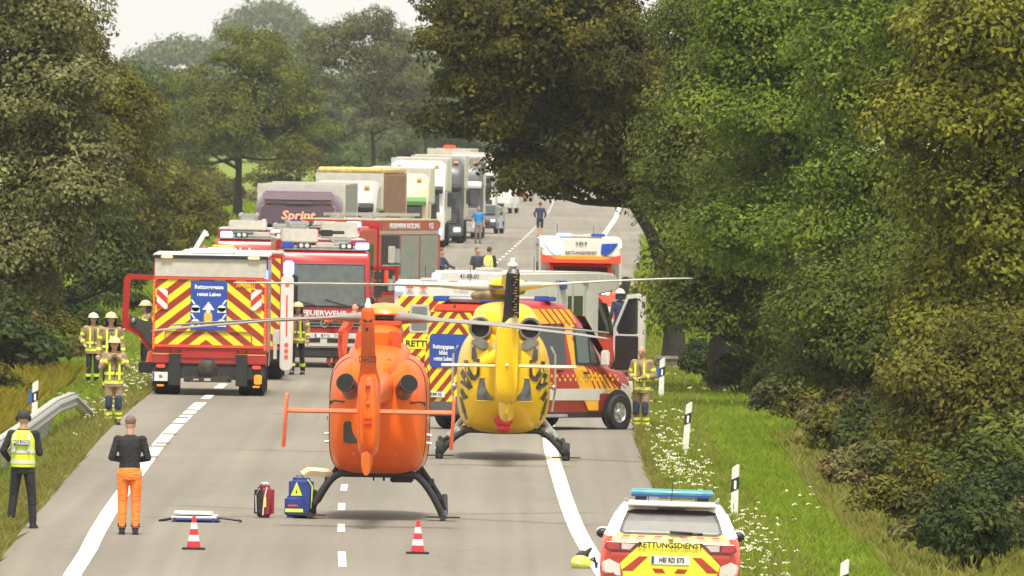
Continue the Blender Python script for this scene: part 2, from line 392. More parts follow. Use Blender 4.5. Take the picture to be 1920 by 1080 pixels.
# ------------------------------------------------------------------ helicopters (nose +Y, origin on the ground under the cabin)
def se_ring(y, cx, cz, w_, h, e=2.6, n=40, ztop=None, et=None):
    """superellipse cross-section; et = exponent of the upper half"""
    out = []
    for k in range(n):
        t = 2*math.pi*k/n; c, s = math.cos(t), math.sin(t); ee = (et if (et and s > 0) else e)
        out.append(Vector((cx+math.copysign(abs(c)**(2/ee), c)*w_, y, cz+math.copysign(abs(s)**(2/ee), s)*h)))
    return out
def blade(parent, hub, ang, L, ch, droop, m, rise=0.0, name='rotor_blade'):
    mb = MB(); rings = []
    u = Vector((math.cos(ang), math.sin(ang), 0)); v = Vector((-math.sin(ang), math.cos(ang), 0))
    for r, cw, th in ((.30, .10, .10), (.7, .085, .075), (1.05, .11, .05), (1.3, ch/2, .026), (L*.5, ch/2, .02), (L*.88, ch/2, .018), (L*.97, ch*.36, .014), (L, ch*.2, .01)):
        c = Vector(hub)+u*r+Vector((0, 0, rise*r/L-droop*(r/L)**2)); tw = R(8*(1-r/L)); vv = v*math.cos(tw)+Vector((0, 0, math.sin(tw)))
        nn = u.cross(vv)
        rings.append([c+vv*cw*math.cos(a)+nn*th*math.sin(a) for a in [2*math.pi*k/10 for k in range(10)]])
    mb.loft(rings); return mb.build(name, m, parent, sharp=60)
blade_m = mat('rotor_blade_grey', (.24, .23, .215), .4, var=.1, scale=2)
cloth_d = mat('exhaust_metal', (.24, .225, .21), .4, .6, var=.25, scale=5)
hole_black = mat('hole_black', (.006, .006, .006), .9)  # near-black discs paint the shaded hollow of the exhaust pipes
def skids(t, zb, half, y0, y1, wide, rtube=.055, hx=.55):
    """landing gear: skid runner each side (child) and bowed cross tubes"""
    for s in (-1, 1):
        mb = MB(); mb.tube([(s*wide, y0, .07), (s*wide, y1, .07), (s*wide*.99, y1+.25, .16), (s*wide*.98, y1+.42, .32)], .045, 10)
        sk = mb.build('skid', mat('skid_black', (.03, .03, .032), .45, .3), t)
        mb = MB()                       # flat snow plate near the heel
        mb.prism([(s*wide-.27, y0+.22), (s*wide-.08, y0+.05), (s*wide+.08, y0+.05), (s*wide+.27, y0+.22), (s*wide+.20, y0+.42), (s*wide-.20, y0+.42)], 'z', .055, .075)
        mb.build('snow_plate', black, sk)
    for y, nm in ((y0+.35, 'rear'), (y1-.35, 'front')):
        mb = MB(); pts = []
        for k in range(-12, 13):
            u = k/12; a = abs(u)
            x = math.copysign(wide*min(1, (a**.9)), u) if a else 0
            z = zb+.02-(zb-.05)*max(0, (a-.50)/.50)**1.6
            pts.append((x, y, z))
        mb.tube(pts, rtube, 10); mb.build('cross_tube', mat('skid_black', (.03, .03, .032), .45, .3), t)
    for s in (-1, 1):                   # strut, step bracket and fairing
        mb = MB(); mb.tube([(s*hx*1.15, y1-.5, zb+.12), (s*(wide*.80), y1-.42, zb*.72+.02), (s*wide*.95, y1-.40, .28), (s*wide, y1-.38, .1)], .04, 8)
        mb.box((s*wide*.78-.05, s*wide*.78+.05), (y1-.5, y1-.36), (zb*.70, zb*.70+.12)); mb.box((s*wide*.90-.05, s*wide*.90+.05), (y1-.5, y1-.36), (zb*.38, zb*.38+.10))
        mb.build('strut', mat('skid_black', (.03, .03, .032), .45, .3), t, bevel=.01)

def orange_heli():
    t = thing('helicopter', 'orange rescue helicopter parked in front, seen from behind, with slim tail fin', 'helicopter', rz=R(-.6))
    zb = .66
    secs = []
    for y, w_, zt, zbm, e, et in ((-2.10, .22, 2.28, 1.50, 2.2, 2.2), (-1.98, .44, 2.38, 1.15, 2.6, 2.3), (-1.75, .64, 2.48, .88, 3.0, 2.6), (-1.35, .75, 2.56, .74, 3.4, 3.0), (-.5, .78, 2.64, .68, 3.5, 3.2),
                          (.4, .78, 2.62, .66, 3.5, 3.2), (1.5, .78, 2.55, .66, 3.2, 3.0), (2.3, .74, 2.25, .68, 2.8, 2.6), (3.0, .60, 1.75, .74, 2.5, 2.4), (3.5, .35, 1.35, .85, 2.2, 2.2), (3.7, .08, 1.15, .98, 2, 2)):
        secs.append(se_ring(y, 0, (zt+zbm)/2, w_, (zt-zbm)/2, e+1.0, et=et+.7))
    m = MB(); m.loft(secs); body = m.build('fuselage', orange, t, sharp=60)
    # engine and gearbox cowling
    m = MB(); m.loft([se_ring(y, 0, z, w_, h, 2.6) for y, w_, z, h in ((-2.2, .10, 2.28, .10), (-1.9, .28, 2.36, .18), (-1.2, .46, 2.46, .26), (-.3, .50, 2.52, .32), (.5, .46, 2.52, .32), (1.2, .36, 2.52, .24), (1.7, .15, 2.42, .12))])
    m.build('engine_cowling', orange, t, sharp=60)
    m = MB(); m.loft([se_ring(y, 0, z, w_, h, 3.4) for y, w_, z, h in ((-1.0, .22, 2.82, .12), (-.75, .33, 2.86, .20), (.1, .36, 2.88, .24), (.8, .30, 2.84, .20), (1.2, .15, 2.7, .1))])
    mf = m.build('mast_fairing', orange, t, sharp=60)
    m = MB(); m.prism([(-.30, 3.04), (.32, 3.04), (.36, 3.12), (-.34, 3.12)], 'y', -.75, .5); m.build('fairing_lip', mat('orange_red_paint', (.62, .07, .02), .35), mf, bevel=.02)
    for s in (-1, 1):
        m = MB(); m.prism([(-.11, 2.68), (.13, 2.68), (.10, 2.96), (-.09, 2.96)] if s > 0 else [(-.13, 2.68), (.11, 2.68), (.09, 2.96), (-.10, 2.96)], 'y', -1.0, -.9)
        o = m.build('air_intake', mat('orange_red_paint', (.62, .07, .02), .35), mf, bevel=.02); o.location.x = s*.24-.02
        m = MB(); m.lathe([(.001, 0), (.05, 0), (.05, .012), (.001, .012)], (s*.17, -1.86, 2.50), 'y', 14); m.build('vent', mat('orange_red_paint', (.62, .07, .02), .35), t)
        # exhaust
        a = Vector((s*.26, -1.55, 1.86)); b_ = Vector((s*.49, -2.22, 2.17)); m = MB()
        m.tube([a, a*.7+b_*.3, b_], [.14, .155, .142], 20); ex = m.build('exhaust_pipe', cloth_d, t)
        m = MB(); d = (b_-a).normalized(); m.tube([b_-d*.02, b_+d*.03, b_+d*.032], [.146, .15, .13], 20); m.build('exhaust_rim', black, ex)
        m = MB(); m.tube([b_+d*.02, b_+d*.038], [.132, .132], 20); m.build('exhaust_opening', hole_black, ex)
    for y, w_, zt, zbm, e in ((-1.15, .757, 2.575, .73, 4.3), (.35, .79, 2.63, .655, 4.6)):
        m = MB(); q_ = se_ring(y, 0, (zt+zbm)/2, w_+.006, (zt-zbm)/2+.006, e, et=e-.4); m.tube(q_+[q_[0]], .007, 5); m.build('panel_seam', mat('brown_seal', (.07, .03, .015), .8), t)
    m = MB()
    for s in (-1, 1): m.tube([(s*.60, -1.86, 1.5), (s*.68, -1.72, 1.1), (s*.60, -1.62, .86)], .005, 5); m.tube([(s*.05, -1.9, 1.45), (s*.45, -1.98, 1.46)], .005, 5)
    m.build('rivet_line', mat('pale_orange_edge', (.80, .25, .08), .5), t)
    # clamshell doors: seam, dark window, latches
    m = MB()
    for s in (-1, 1): m.tube([(s*.72, -1.26, 1.72), (s*.735, -1.45, 1.86), (s*.66, -1.78, 1.88), (s*.28, -2.04, 1.84)], .016, 6)
    m.tube([(.08, -2.06, 1.62), (.08, -1.86, 1.2), (.08, -1.38, .84)], .006, 6)
    m.build('door_seam', mat('brown_seal', (.07, .03, .015), .8), t)
    m = MB(); m.prism(rrect(-.52, -.24, 1.22, 1.56, .05), 'y', -2.0, -1.65); m.build('rear_window', glass, t, bevel=.01)
    for x, z in ((-.35, 1.06), (.30, 1.05)):
        m = MB(); m.ell((x, -1.85, z), (.022, .03, .018), 8); m.build('latch', alu, t)
    # tail boom, fenestron housing, fin
    m = MB(); m.loft([se_ring(y, x, z, w_, h, 2.3, 24) for y, x, z, w_, h in ((-1.7, 0, 2.08, .30, .34), (-2.6, 0, 2.10, .21, .25), (-4.2, -.02, 2.05, .165, .185), (-5.6, -.03, 1.98, .14, .16), (-6.0, -.03, 1.96, .13, .15))])
    m.build('tail_boom', orange, t, sharp=60)
    m = MB(); cz = 1.80
    # shroud: rounded deep housing, seen from behind as an upright rounded block
    m.loft([se_ring(y, -.04, cz, w_, h, 4.2, 32) for y, w_, h in ((-5.35, .06, .42), (-5.5, .12, .60), (-5.75, .165, .66), (-6.2, .178, .68), (-6.6, .172, .66), (-6.85, .15, .60), (-6.95, .11, .52))])
    fe = m.build('tail_rotor_housing', orange, t, sharp=60)
    m = MB(); m.box((-.10, .03), (-6.98, -6.94), (1.705, 1.735)); m.box((-.10, .03), (-6.99, -6.94), (1.63, 1.66)); m.build('vent_slot', mat('orange_red_paint', (.62, .07, .02), .35), fe, bevel=.008)
    m = MB(); m.ell((-.045, -6.98, 2.22), (.045, .03, .035), 10); m.box((-.056, -.036), (-6.99, -6.95), (2.02, 2.20)); m.ell((-.045, -6.965, 1.94), (.035, .02, .035), 10)
    m.build('tail_light', mat('orange_red_paint', (.62, .07, .02), .35), fe)
    m = MB(); m.loft([[Vector((x, y, z)) for x, y in ((cx-w1, ya), (cx-w1*.6, ya+.1), (cx, ya+.8), (cx+w1*.6, ya+.1), (cx+w1, ya), (cx, ya-.04))] for z, cx, w1, ya in
        ((2.25, -.04, .17, -6.75), (2.55, -.05, .12, -6.85), (2.9, -.055, .105, -7.05), (3.35, -.06, .10, -7.30), (3.42, -.06, .075, -7.28))])
    fin = m.build('fin', mat('fin_orange', (.72, .12, .02), .3, coat=.4), t, sharp=50)
    m = MB(); m.lathe([(.05, 3.42), (.05, 3.47), (.035, 3.5), (.03, 3.55), (.001, 3.57)], (-.06, -7.25, 0), 'z', 14); m.build('beacon', mat('beacon_white', (.8, .7, .65), .2), fin)
    m = MB(); m.box((-.125, .005), (-7.26, -7.20), (3.20, 3.24)); m.box((-.09, -.055), (-7.22, -7.17), (3.06, 3.11)); m.build('fin_marking', black, fin)
    text('D-HZSJ', .14, (-.055, -7.07, 2.62), mat('dark_brown_print', (.10, .02, .01), .5), fin, sx=.62, bold=.004)
    m = MB(); m.loft([se_ring(y, -.055, z, w_, h, 2.2, 20) for y, z, w_, h in ((-6.0, 1.22, .08, .20), (-6.35, 1.12, .09, .24), (-6.7, 1.08, .085, .25), (-6.95, 1.02, .05, .17))]); m.build('tail_bumper', orange, t, sharp=60)
    # stabiliser
    for s in (-1, 1):
        m = MB(); x0, x1 = (-.04+s*.12, -.04+s*1.28)
        m.loft([[Vector((x, -5.9+dy*sc_, 1.79+dz)) for dy, dz in ((-.25, 0), (-.1, .035), (.1, .045), (.2, .0), (.1, -.03), (-.1, -.025))] for x, sc_ in ((x0, 1.1), (x1, .85))])
        m.build('stabiliser', orange, t, sharp=40)
        m = MB(); xx = -.04+s*1.29
        m.loft([[Vector((xx+dx+ox, y, z)) for dx, y in ((-.02, -6.35+oy), (.02, -6.35+oy), (.028, -6.0), (.012, -5.6), (-.012, -5.6), (-.028, -6.0))] for z, ox, oy in ((1.24, -.02*1, .1), (1.6, 0, 0), (1.8, .01, 0), (2.06, .02, .12))])
        m.build('end_plate', mat('plate_orange', (.78, .10, .03), .3, coat=.3), t, sharp=40)
    # rotor head, cap, blades
    hub = (.06, .1, 3.17); m = MB()
    m.lathe([(.10, 2.9), (.10, 3.05), (.24, 3.1), (.30, 3.15), (.28, 3.23), (.18, 3.27), (.05, 3.28)], (.06, .1, 0), 'z', 22)
    for k in range(4):
        a = R(45+90*k); m.cap((.06+.1*math.cos(a), .1+.1*math.sin(a), 3.17), (.06+.5*math.cos(a), .1+.5*math.sin(a), 3.16), .10, .085, 10)
    m.build('rotor_hub', mat('hub_dark', (.06, .058, .06), .5, .4), t)
    m = MB(); m.loft([[Vector((.06+r*1.0*math.cos(a), .1+r*math.sin(a), z)) for a in [2*math.pi*k/28 for k in range(28)]] for r, z in ((.36, 3.21), (.375, 3.235), (.34, 3.29), (.26, 3.35), (.14, 3.39), (.02, 3.40))])
    m.build('rotor_cap', mat('cap_orange', (.88, .27, .06), .3, coat=.4), t)
    for a in (-46, -134, 46.5, 133): blade(t, hub, R(a), 5.1, .23, .20 if a < 0 else .12, blade_m, rise=-.02 if a < 0 else -.12)
    skids(t, zb+.04, .5, -1.5, 1.5, 1.05)
    m = MB()
    for s in (-1, 1):
        m.tube([(s*.75, -.9, 1.6), (s*.80, -.9, 1.62), (s*.80, -.9, 1.54)], .012, 6); m.tube([(s*.70, -.6, 1.35), (s*.84, -.6, 1.33)], .02, 6); m.tube([(s*.70, -.6, 1.22), (s*.84, -.6, 1.2)], .022, 6)
    m.build('door_hinge', alu, t)
    m = MB(); m.box((.20, .56), (-.6, .3), (.58, .66)); m.build('belly_box', black, t, bevel=.02)
    m = MB(); m.tube([(-.06, -.5, .67), (-.06, -.5, .6)], .015, 6); m.tube([(.10, -.5, .67), (.10, -.5, .6)], .02, 6); m.build('antenna', black, t)
    return t
oh = orange_heli(); p = P(706, 976); oh.location = (p.x, p.y+1.5, 0)

def yellow_heli():
    t = thing('helicopter', 'yellow rescue helicopter with a dark fin, parked beside the emergency command van', 'helicopter', rz=R(2.0))
    t.rotation_euler = (0, 0, R(.5))
    secs = [se_ring(y, 0, (zt+zbm)/2, w_, (zt-zbm)/2, e+.5, et=et+.2) for y, w_, zt, zbm, e, et in (
        (-2.55, .22, 2.15, 1.3, 2.2, 2.2), (-2.4, .50, 2.25, 1.0, 2.5, 2.2), (-2.0, .70, 2.40, .66, 2.9, 2.3), (-1.5, .82, 2.46, .50, 3.0, 2.3), (-.8, .86, 2.5, .46, 3.1, 2.3), (.6, .86, 2.5, .46, 3.1, 2.4),
        (1.6, .84, 2.4, .46, 3, 2.4), (2.5, .78, 2.15, .5, 2.8, 2.4), (3.3, .62, 1.7, .58, 2.5, 2.3), (3.9, .36, 1.25, .7, 2.2, 2.2), (4.1, .08, 1.0, .84, 2, 2))]
    m = MB(); m.loft(secs); m.build('fuselage', hyel, t, sharp=60)
    m = MB(); m.loft([se_ring(y, 0, z, w_, h, 2.5) for y, w_, z, h in ((-2.3, .12, 2.45, .16), (-1.9, .42, 2.52, .26), (-1.2, .58, 2.58, .30), (-.2, .58, 2.60, .30), (.8, .45, 2.58, .26), (1.6, .2, 2.48, .14))]); m.build('engine_cowling', hyel, t, sharp=60)
    for s in (-1, 1):
        m = MB(); m.loft([se_ring(y, s*x, z, w_, h, 2.2, 24) for y, x, z, w_, h in ((-2.15, .45, 2.44, .20, .20), (-1.8, .42, 2.47, .235, .24), (-1.2, .36, 2.52, .24, .26), (-.4, .3, 2.5, .2, .2))])
        nac = m.build('engine_nacelle', hyel, t, sharp=60)
        m = MB(); m.lathe([(.20, -2.30), (.215, -2.14), (.20, -2.1), (.165, -2.1), (.165, -2.33), (.20, -2.33)], (s*.46, 0, 2.44), 'y', 26, caps=False); m.build('exhaust_rim', cloth_d, nac)
        m = MB(); m.lathe([(.001, -2.24), (.165, -2.24), (.165, -2.2), (.001, -2.2)], (s*.46, 0, 2.44), 'y', 24); m.build('exhaust_opening', hole_black, nac)
        m = MB(); m.prism([(s*.20, 2.04), (s*.46, 2.04), (s*.64, 2.16), (s*.58, 2.24), (s*.36, 2.24)], 'y', -2.46, -2.3); m.build('heat_shield', cloth_d, t, bevel=.02)
        # rear windows in the clamshell doors
        m = MB(); m.prism([(s*x, z) for x, z in ((.46, 1.52), (.24, 1.52), (.22, 1.12), (.50, 1.12), (.50, 1.20))], 'y', -2.47, -2.1); wn = m.build('rear_window', mat('tinted_window', (.10, .11, .11), .15, var=.4, scale=8, spec=.8), t, bevel=.012)
        m = MB(); m.tube([(s*x, -2.475, z) for x, z in ((.46, 1.535), (.225, 1.535), (.205, 1.105), (.515, 1.105), (.515, 1.20), (.46, 1.535))], .010, 6); m.build('window_seal', mat('dark_yellow_seal', (.45, .30, .03), .5), wn)
    # black flame lettering wrapping round the flanks: flat print just proud of the skin
    def onskin(pts, name='lettering'):
        """dark print: outline in (x,z) seen from behind, laid onto the rear of the fuselage"""
        mb = MB()
        for poly in pts:
            vs = []
            for x, z in poly:
                best = -2.52
                # walk along the sections until the point falls inside
                for y in np.arange(-2.5, -.5, .02):
                    for k in range(len(SE)-1):
                        if SE[k][0] <= y <= SE[k+1][0]:
                            u = (y-SE[k][0])/(SE[k+1][0]-SE[k][0]); q = [SE[k][i]+(SE[k+1][i]-SE[k][i])*u for i in range(6)]; break
                    w_, zt, zb_, e, et = q[1:]; cz = (zt+zb_)/2; hh = (zt-zb_)/2; ee = (et+.2) if z > cz else (e+.5)
                    if (abs(x)/w_)**ee+(abs(z-cz)/hh)**ee < 1: best = y-.035; break
                else: best = y
                vs.append((x, best, z))
            mb.poly(vs)
        return mb.build(name, mat('black_print', (.03, .018, .01), .35), t, flat=True)
    SE = [(-2.55, .22, 2.15, 1.3, 2.2, 2.2), (-2.4, .50, 2.25, 1.0, 2.5, 2.2), (-2.0, .70, 2.40, .66, 2.9, 2.3), (-1.5, .82, 2.46, .50, 3.0, 2.3), (-.8, .86, 2.5, .46, 3.1, 2.3), (.6, .86, 2.5, .46, 3.1, 2.4)]
    def bar(a, b_, w0, w1, n=5):
        a = Vector(a); b_ = Vector(b_); d = (b_-a); nrm = Vector((-d.y, d.x)).normalized(); out = []
        for k in range(n):
            p = a+d*(k/n); q = a+d*((k+1)/n); wa = w0+(w1-w0)*k/n; wb = w0+(w1-w0)*(k+1)/n
            out.append([(p+nrm*wa)[:], (q+nrm*wb)[:], (q-nrm*wb)[:], (p-nrm*wa)[:]])
        return out
    for s in (-1, 1):
        g_ = []
        g_ += bar((s*.58, 2.10), (s*.56, 1.86), .03, .05); g_ += bar((s*.58, 1.86), (s*.46, 1.84), .03, .03, 3)
        # C / U shape
        g_ += bar((s*.72, 1.84), (s*.67, 1.62), .035, .045); g_ += bar((s*.67, 1.64), (s*.57, 1.49), .048, .04, 4); g_ += bar((s*.58, 1.50), (s*.49, 1.58), .04, .032, 3); g_ += bar((s*.49, 1.57), (s*.48, 1.78), .03, .025, 3)
        # A / D
        g_ += bar((s*.80, 1.66), (s*.62, 1.32), .04, .05, 6); g_ += bar((s*.80, 1.44), (s*.66, 1.36), .03, .04, 3); g_ += bar((s*.80, 1.30), (s*.70, 1.12), .03, .045, 4)
        g_ += bar((s*.80, 1.15), (s*.72, .86), .018, .03, 5); g_ += bar((s*.76, 1.0), (s*.68, .74), .016, .012, 4)
        onskin(g_)
    # tail
    m = MB(); m.loft([se_ring(y, x, z, w_, h, 2.8, 24) for y, x, z, w_, h in ((-2.1, 0, 2.05, .34, .28), (-3.0, 0, 2.08, .27, .24), (-5.0, .0, 2.05, .22, .2), (-6.6, .0, 2.0, .20, .2))]); m.build('tail_boom', hyel, t, sharp=60)
    m = MB(); m.loft([se_ring(y, .0, z, w_, h, 5, 28) for y, w_, h, z in ((-6.3, .10, .55, 1.8), (-6.45, .19, .66, 1.86), (-7.0, .215, .70, 1.88), (-7.5, .215, .70, 1.88), (-7.62, .19, .62, 1.95))])
    fe = m.build('tail_rotor_housing', hyel, t, sharp=60)
    m = MB(); m.ell((0, -7.64, 1.86), (.03, .02, .03), 10); m.build('tail_light', lampw, fe)
    m = MB(); m.loft([se_ring(y, .01, z, w_, h, 3, 16) for y, z, w_, h in ((-6.2, 1.3, .15, .2), (-6.6, 1.12, .14, .3), (-7.2, 1.1, .10, .26), (-7.4, 1.12, .05, .16), (-7.46, 1.04, .03, .05))]); m.build('tail_bumper', hyel, t, sharp=50)
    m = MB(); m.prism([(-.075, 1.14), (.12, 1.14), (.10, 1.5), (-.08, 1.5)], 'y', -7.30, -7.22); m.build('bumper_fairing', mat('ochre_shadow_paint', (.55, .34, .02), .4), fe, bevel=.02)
    fb = mat('fin_dark_blue', (.028, .032, .05), .4, var=.2)
    m = MB(); m.loft([[Vector((x, y, z)) for x, y in ((cx-w1, ya), (cx-w1*.7, ya+.15), (cx, ya+1.0), (cx+w1*.7, ya+.15), (cx+w1, ya), (cx, ya-.05))] for z, cx, w1, ya in
        ((2.5, .03, .16, -7.3), (2.75, .06, .145, -7.5), (3.2, .07, .13, -7.7), (3.52, .08, .12, -7.85), (3.6, .09, .09, -7.8))])
    fin = m.build('fin', fb, t, sharp=50)
    m = MB()
    for k in range(16):
        z = 2.75+.05*k; x = .10+.02*math.sin(k*2.1); m.box((x, x+.05+.02*math.sin(k)), (-7.92, -7.3), (z, z+.022))
    m.build('fin_print', mat('ochre_print', (.22, .14, .04), .5), fin)
    m = MB(); m.loft([[Vector((x, y, z)) for x, y in ((-.13+.12*k, -7.55), (.2+.0*k, -7.55), (.2, -6.3), (-.13+.12*k, -6.3))] for z, k in ((2.45, 0), (2.62, .6), (2.74, 1.6))]); m.build('fin_root', mat('pale_yellow_paint', (.85, .72, .40), .3), fin, bevel=.03)
    m = MB(); m.ell((.07, -7.6, 3.66), (.10, .14, .07), 14); m.ell((.07, -7.55, 3.75), (.05, .05, .05), 12); m.build('beacon', mat('beacon_white', (.8, .7, .65), .2), fin)
    for s in (-1, 1):
        m = MB(); x0, x1 = (.04+s*.16, .04+s*1.22)
        m.loft([[Vector((x, -6.6+dy*sc_, 1.82+dz)) for dy, dz in ((-.25, 0), (-.1, .03), (.1, .035), (.2, .0), (.1, -.025), (-.1, -.02))] for x, sc_ in ((x0, 1.1), (x1, .8))])
        m.build('stabiliser', mat('stabiliser_pale_yellow', (.80, .66, .30), .35), t, sharp=40)
    m = MB(); m.cap((-.42, -6.5, 1.9), (-.2, -6.5, 2.0), .07, .12); m.build('drive_fairing', hyel, t)
    # belly light pod
    m = MB(); m.box((-.17, .16), (-2.5, -2.2), (.66, .82)); pod = m.build('red_cover', mat('cover_red', (.60, .02, .02), .5), t, bevel=.03)
    m = MB(); m.ell((-.0, -2.4, .60), (.14, .12, .08), 16); m.build('belly_lamp', mat('cover_red', (.60, .02, .02), .5), pod)
    hub = (.06, .2, 3.16); m = MB()
    m.lathe([(.12, 2.8), (.12, 3.0), (.30, 3.05), (.34, 3.12), (.30, 3.2), (.1, 3.26)], (.06, .2, 0), 'z', 20); m.cap((.0, .2, 3.05), (-.55, .25, 3.0), .12, .08)
    m.build('rotor_hub', mat('hub_ochre', (.22, .17, .10), .5, .3, var=.4), t)
    m = MB(); m.lathe([(.36, 3.20), (.36, 3.23), (.30, 3.29), (.18, 3.34), (.01, 3.36)], (.06, .2, 0), 'z', 24); m.build('rotor_cap', hyel, t)
    bl = mat('rotor_blade_pale', (.46, .44, .38), .4, var=.1, scale=2)
    for a, rise, dr in ((166, .05, .06), (-51, .40, .12), (88, -.1, .1), (-90, .42, .1)): blade(t, hub, R(a), 5.25, .30, dr, bl, rise)
    skids(t, .52, .5, -1.7, 1.5, 1.17, hx=.7)
    for s in (-1, 1):
        m = MB(); m.lathe([(.06, -.06), (.15, -.07), (.17, -.03), (.17, .03), (.15, .07), (.06, .06)], (s*1.17, -1.35, .17), 'x', 20); g1 = m.build('ground_handling_wheel', rubber, t)
        m = MB(); m.lathe([(.001, -.075), (.055, -.075), (.055, .075), (.001, .075)], (s*1.17, -1.35, .17), 'x', 14); m.build('rim', alu, g1)
        m = MB(); m.tube([(s*.72, -.5, .75), (s*1.0, -.6, .4)], .06, 8); m.ell((s*.80, -.7, .50), (.13, .2, .1), 12); m.build('step', mat('step_silver', (.4, .4, .38), .35, .4), t)
        m = MB(); m.tube([(s*.86, -1.2, 2.1), (s*.94, -1.2, 1.95), (s*.95, -1.2, 1.3), (s*.9, -1.2, .9)], .02, 8); m.ell((s*.92, -1.25, 1.35), (.05, .05, .05), 10); m.build('rail', alu, t)
    return t
yh_ = yellow_heli(); p = P(941, 863); yh_.location = (p.x, p.y+1.7, 0)
# ------------------------------------------------------------------ emergency vehicles (nose +Y, origin at the middle of the rear bumper on the ground)
def light_lens(mb_name, x, y, z, m, par, name):
    mb = MB(); mb.box(x, y, z); return mb.build(name, m, par, bevel=min(.02, (z[1]-z[0])*.25))
def numplate(par, c, s, w_=.52, h=.11, rz=0, size=.085):
    mb = MB(); mb.box((-w_/2, w_/2), (-.008, .008), (-h/2, h/2)); mb.box((-w_/2+.005, -w_/2+.045), (-.011, -.008), (-h/2+.005, h/2-.005), 1)
    pl = mb.build('number_plate', [plate, blueposter], par, bevel=.004); pl.location = c; pl.rotation_euler = (0, 0, R(rz))
    text(s, size, (.02, -.012, 0), black, pl, sx=.78, bold=.0025); return pl

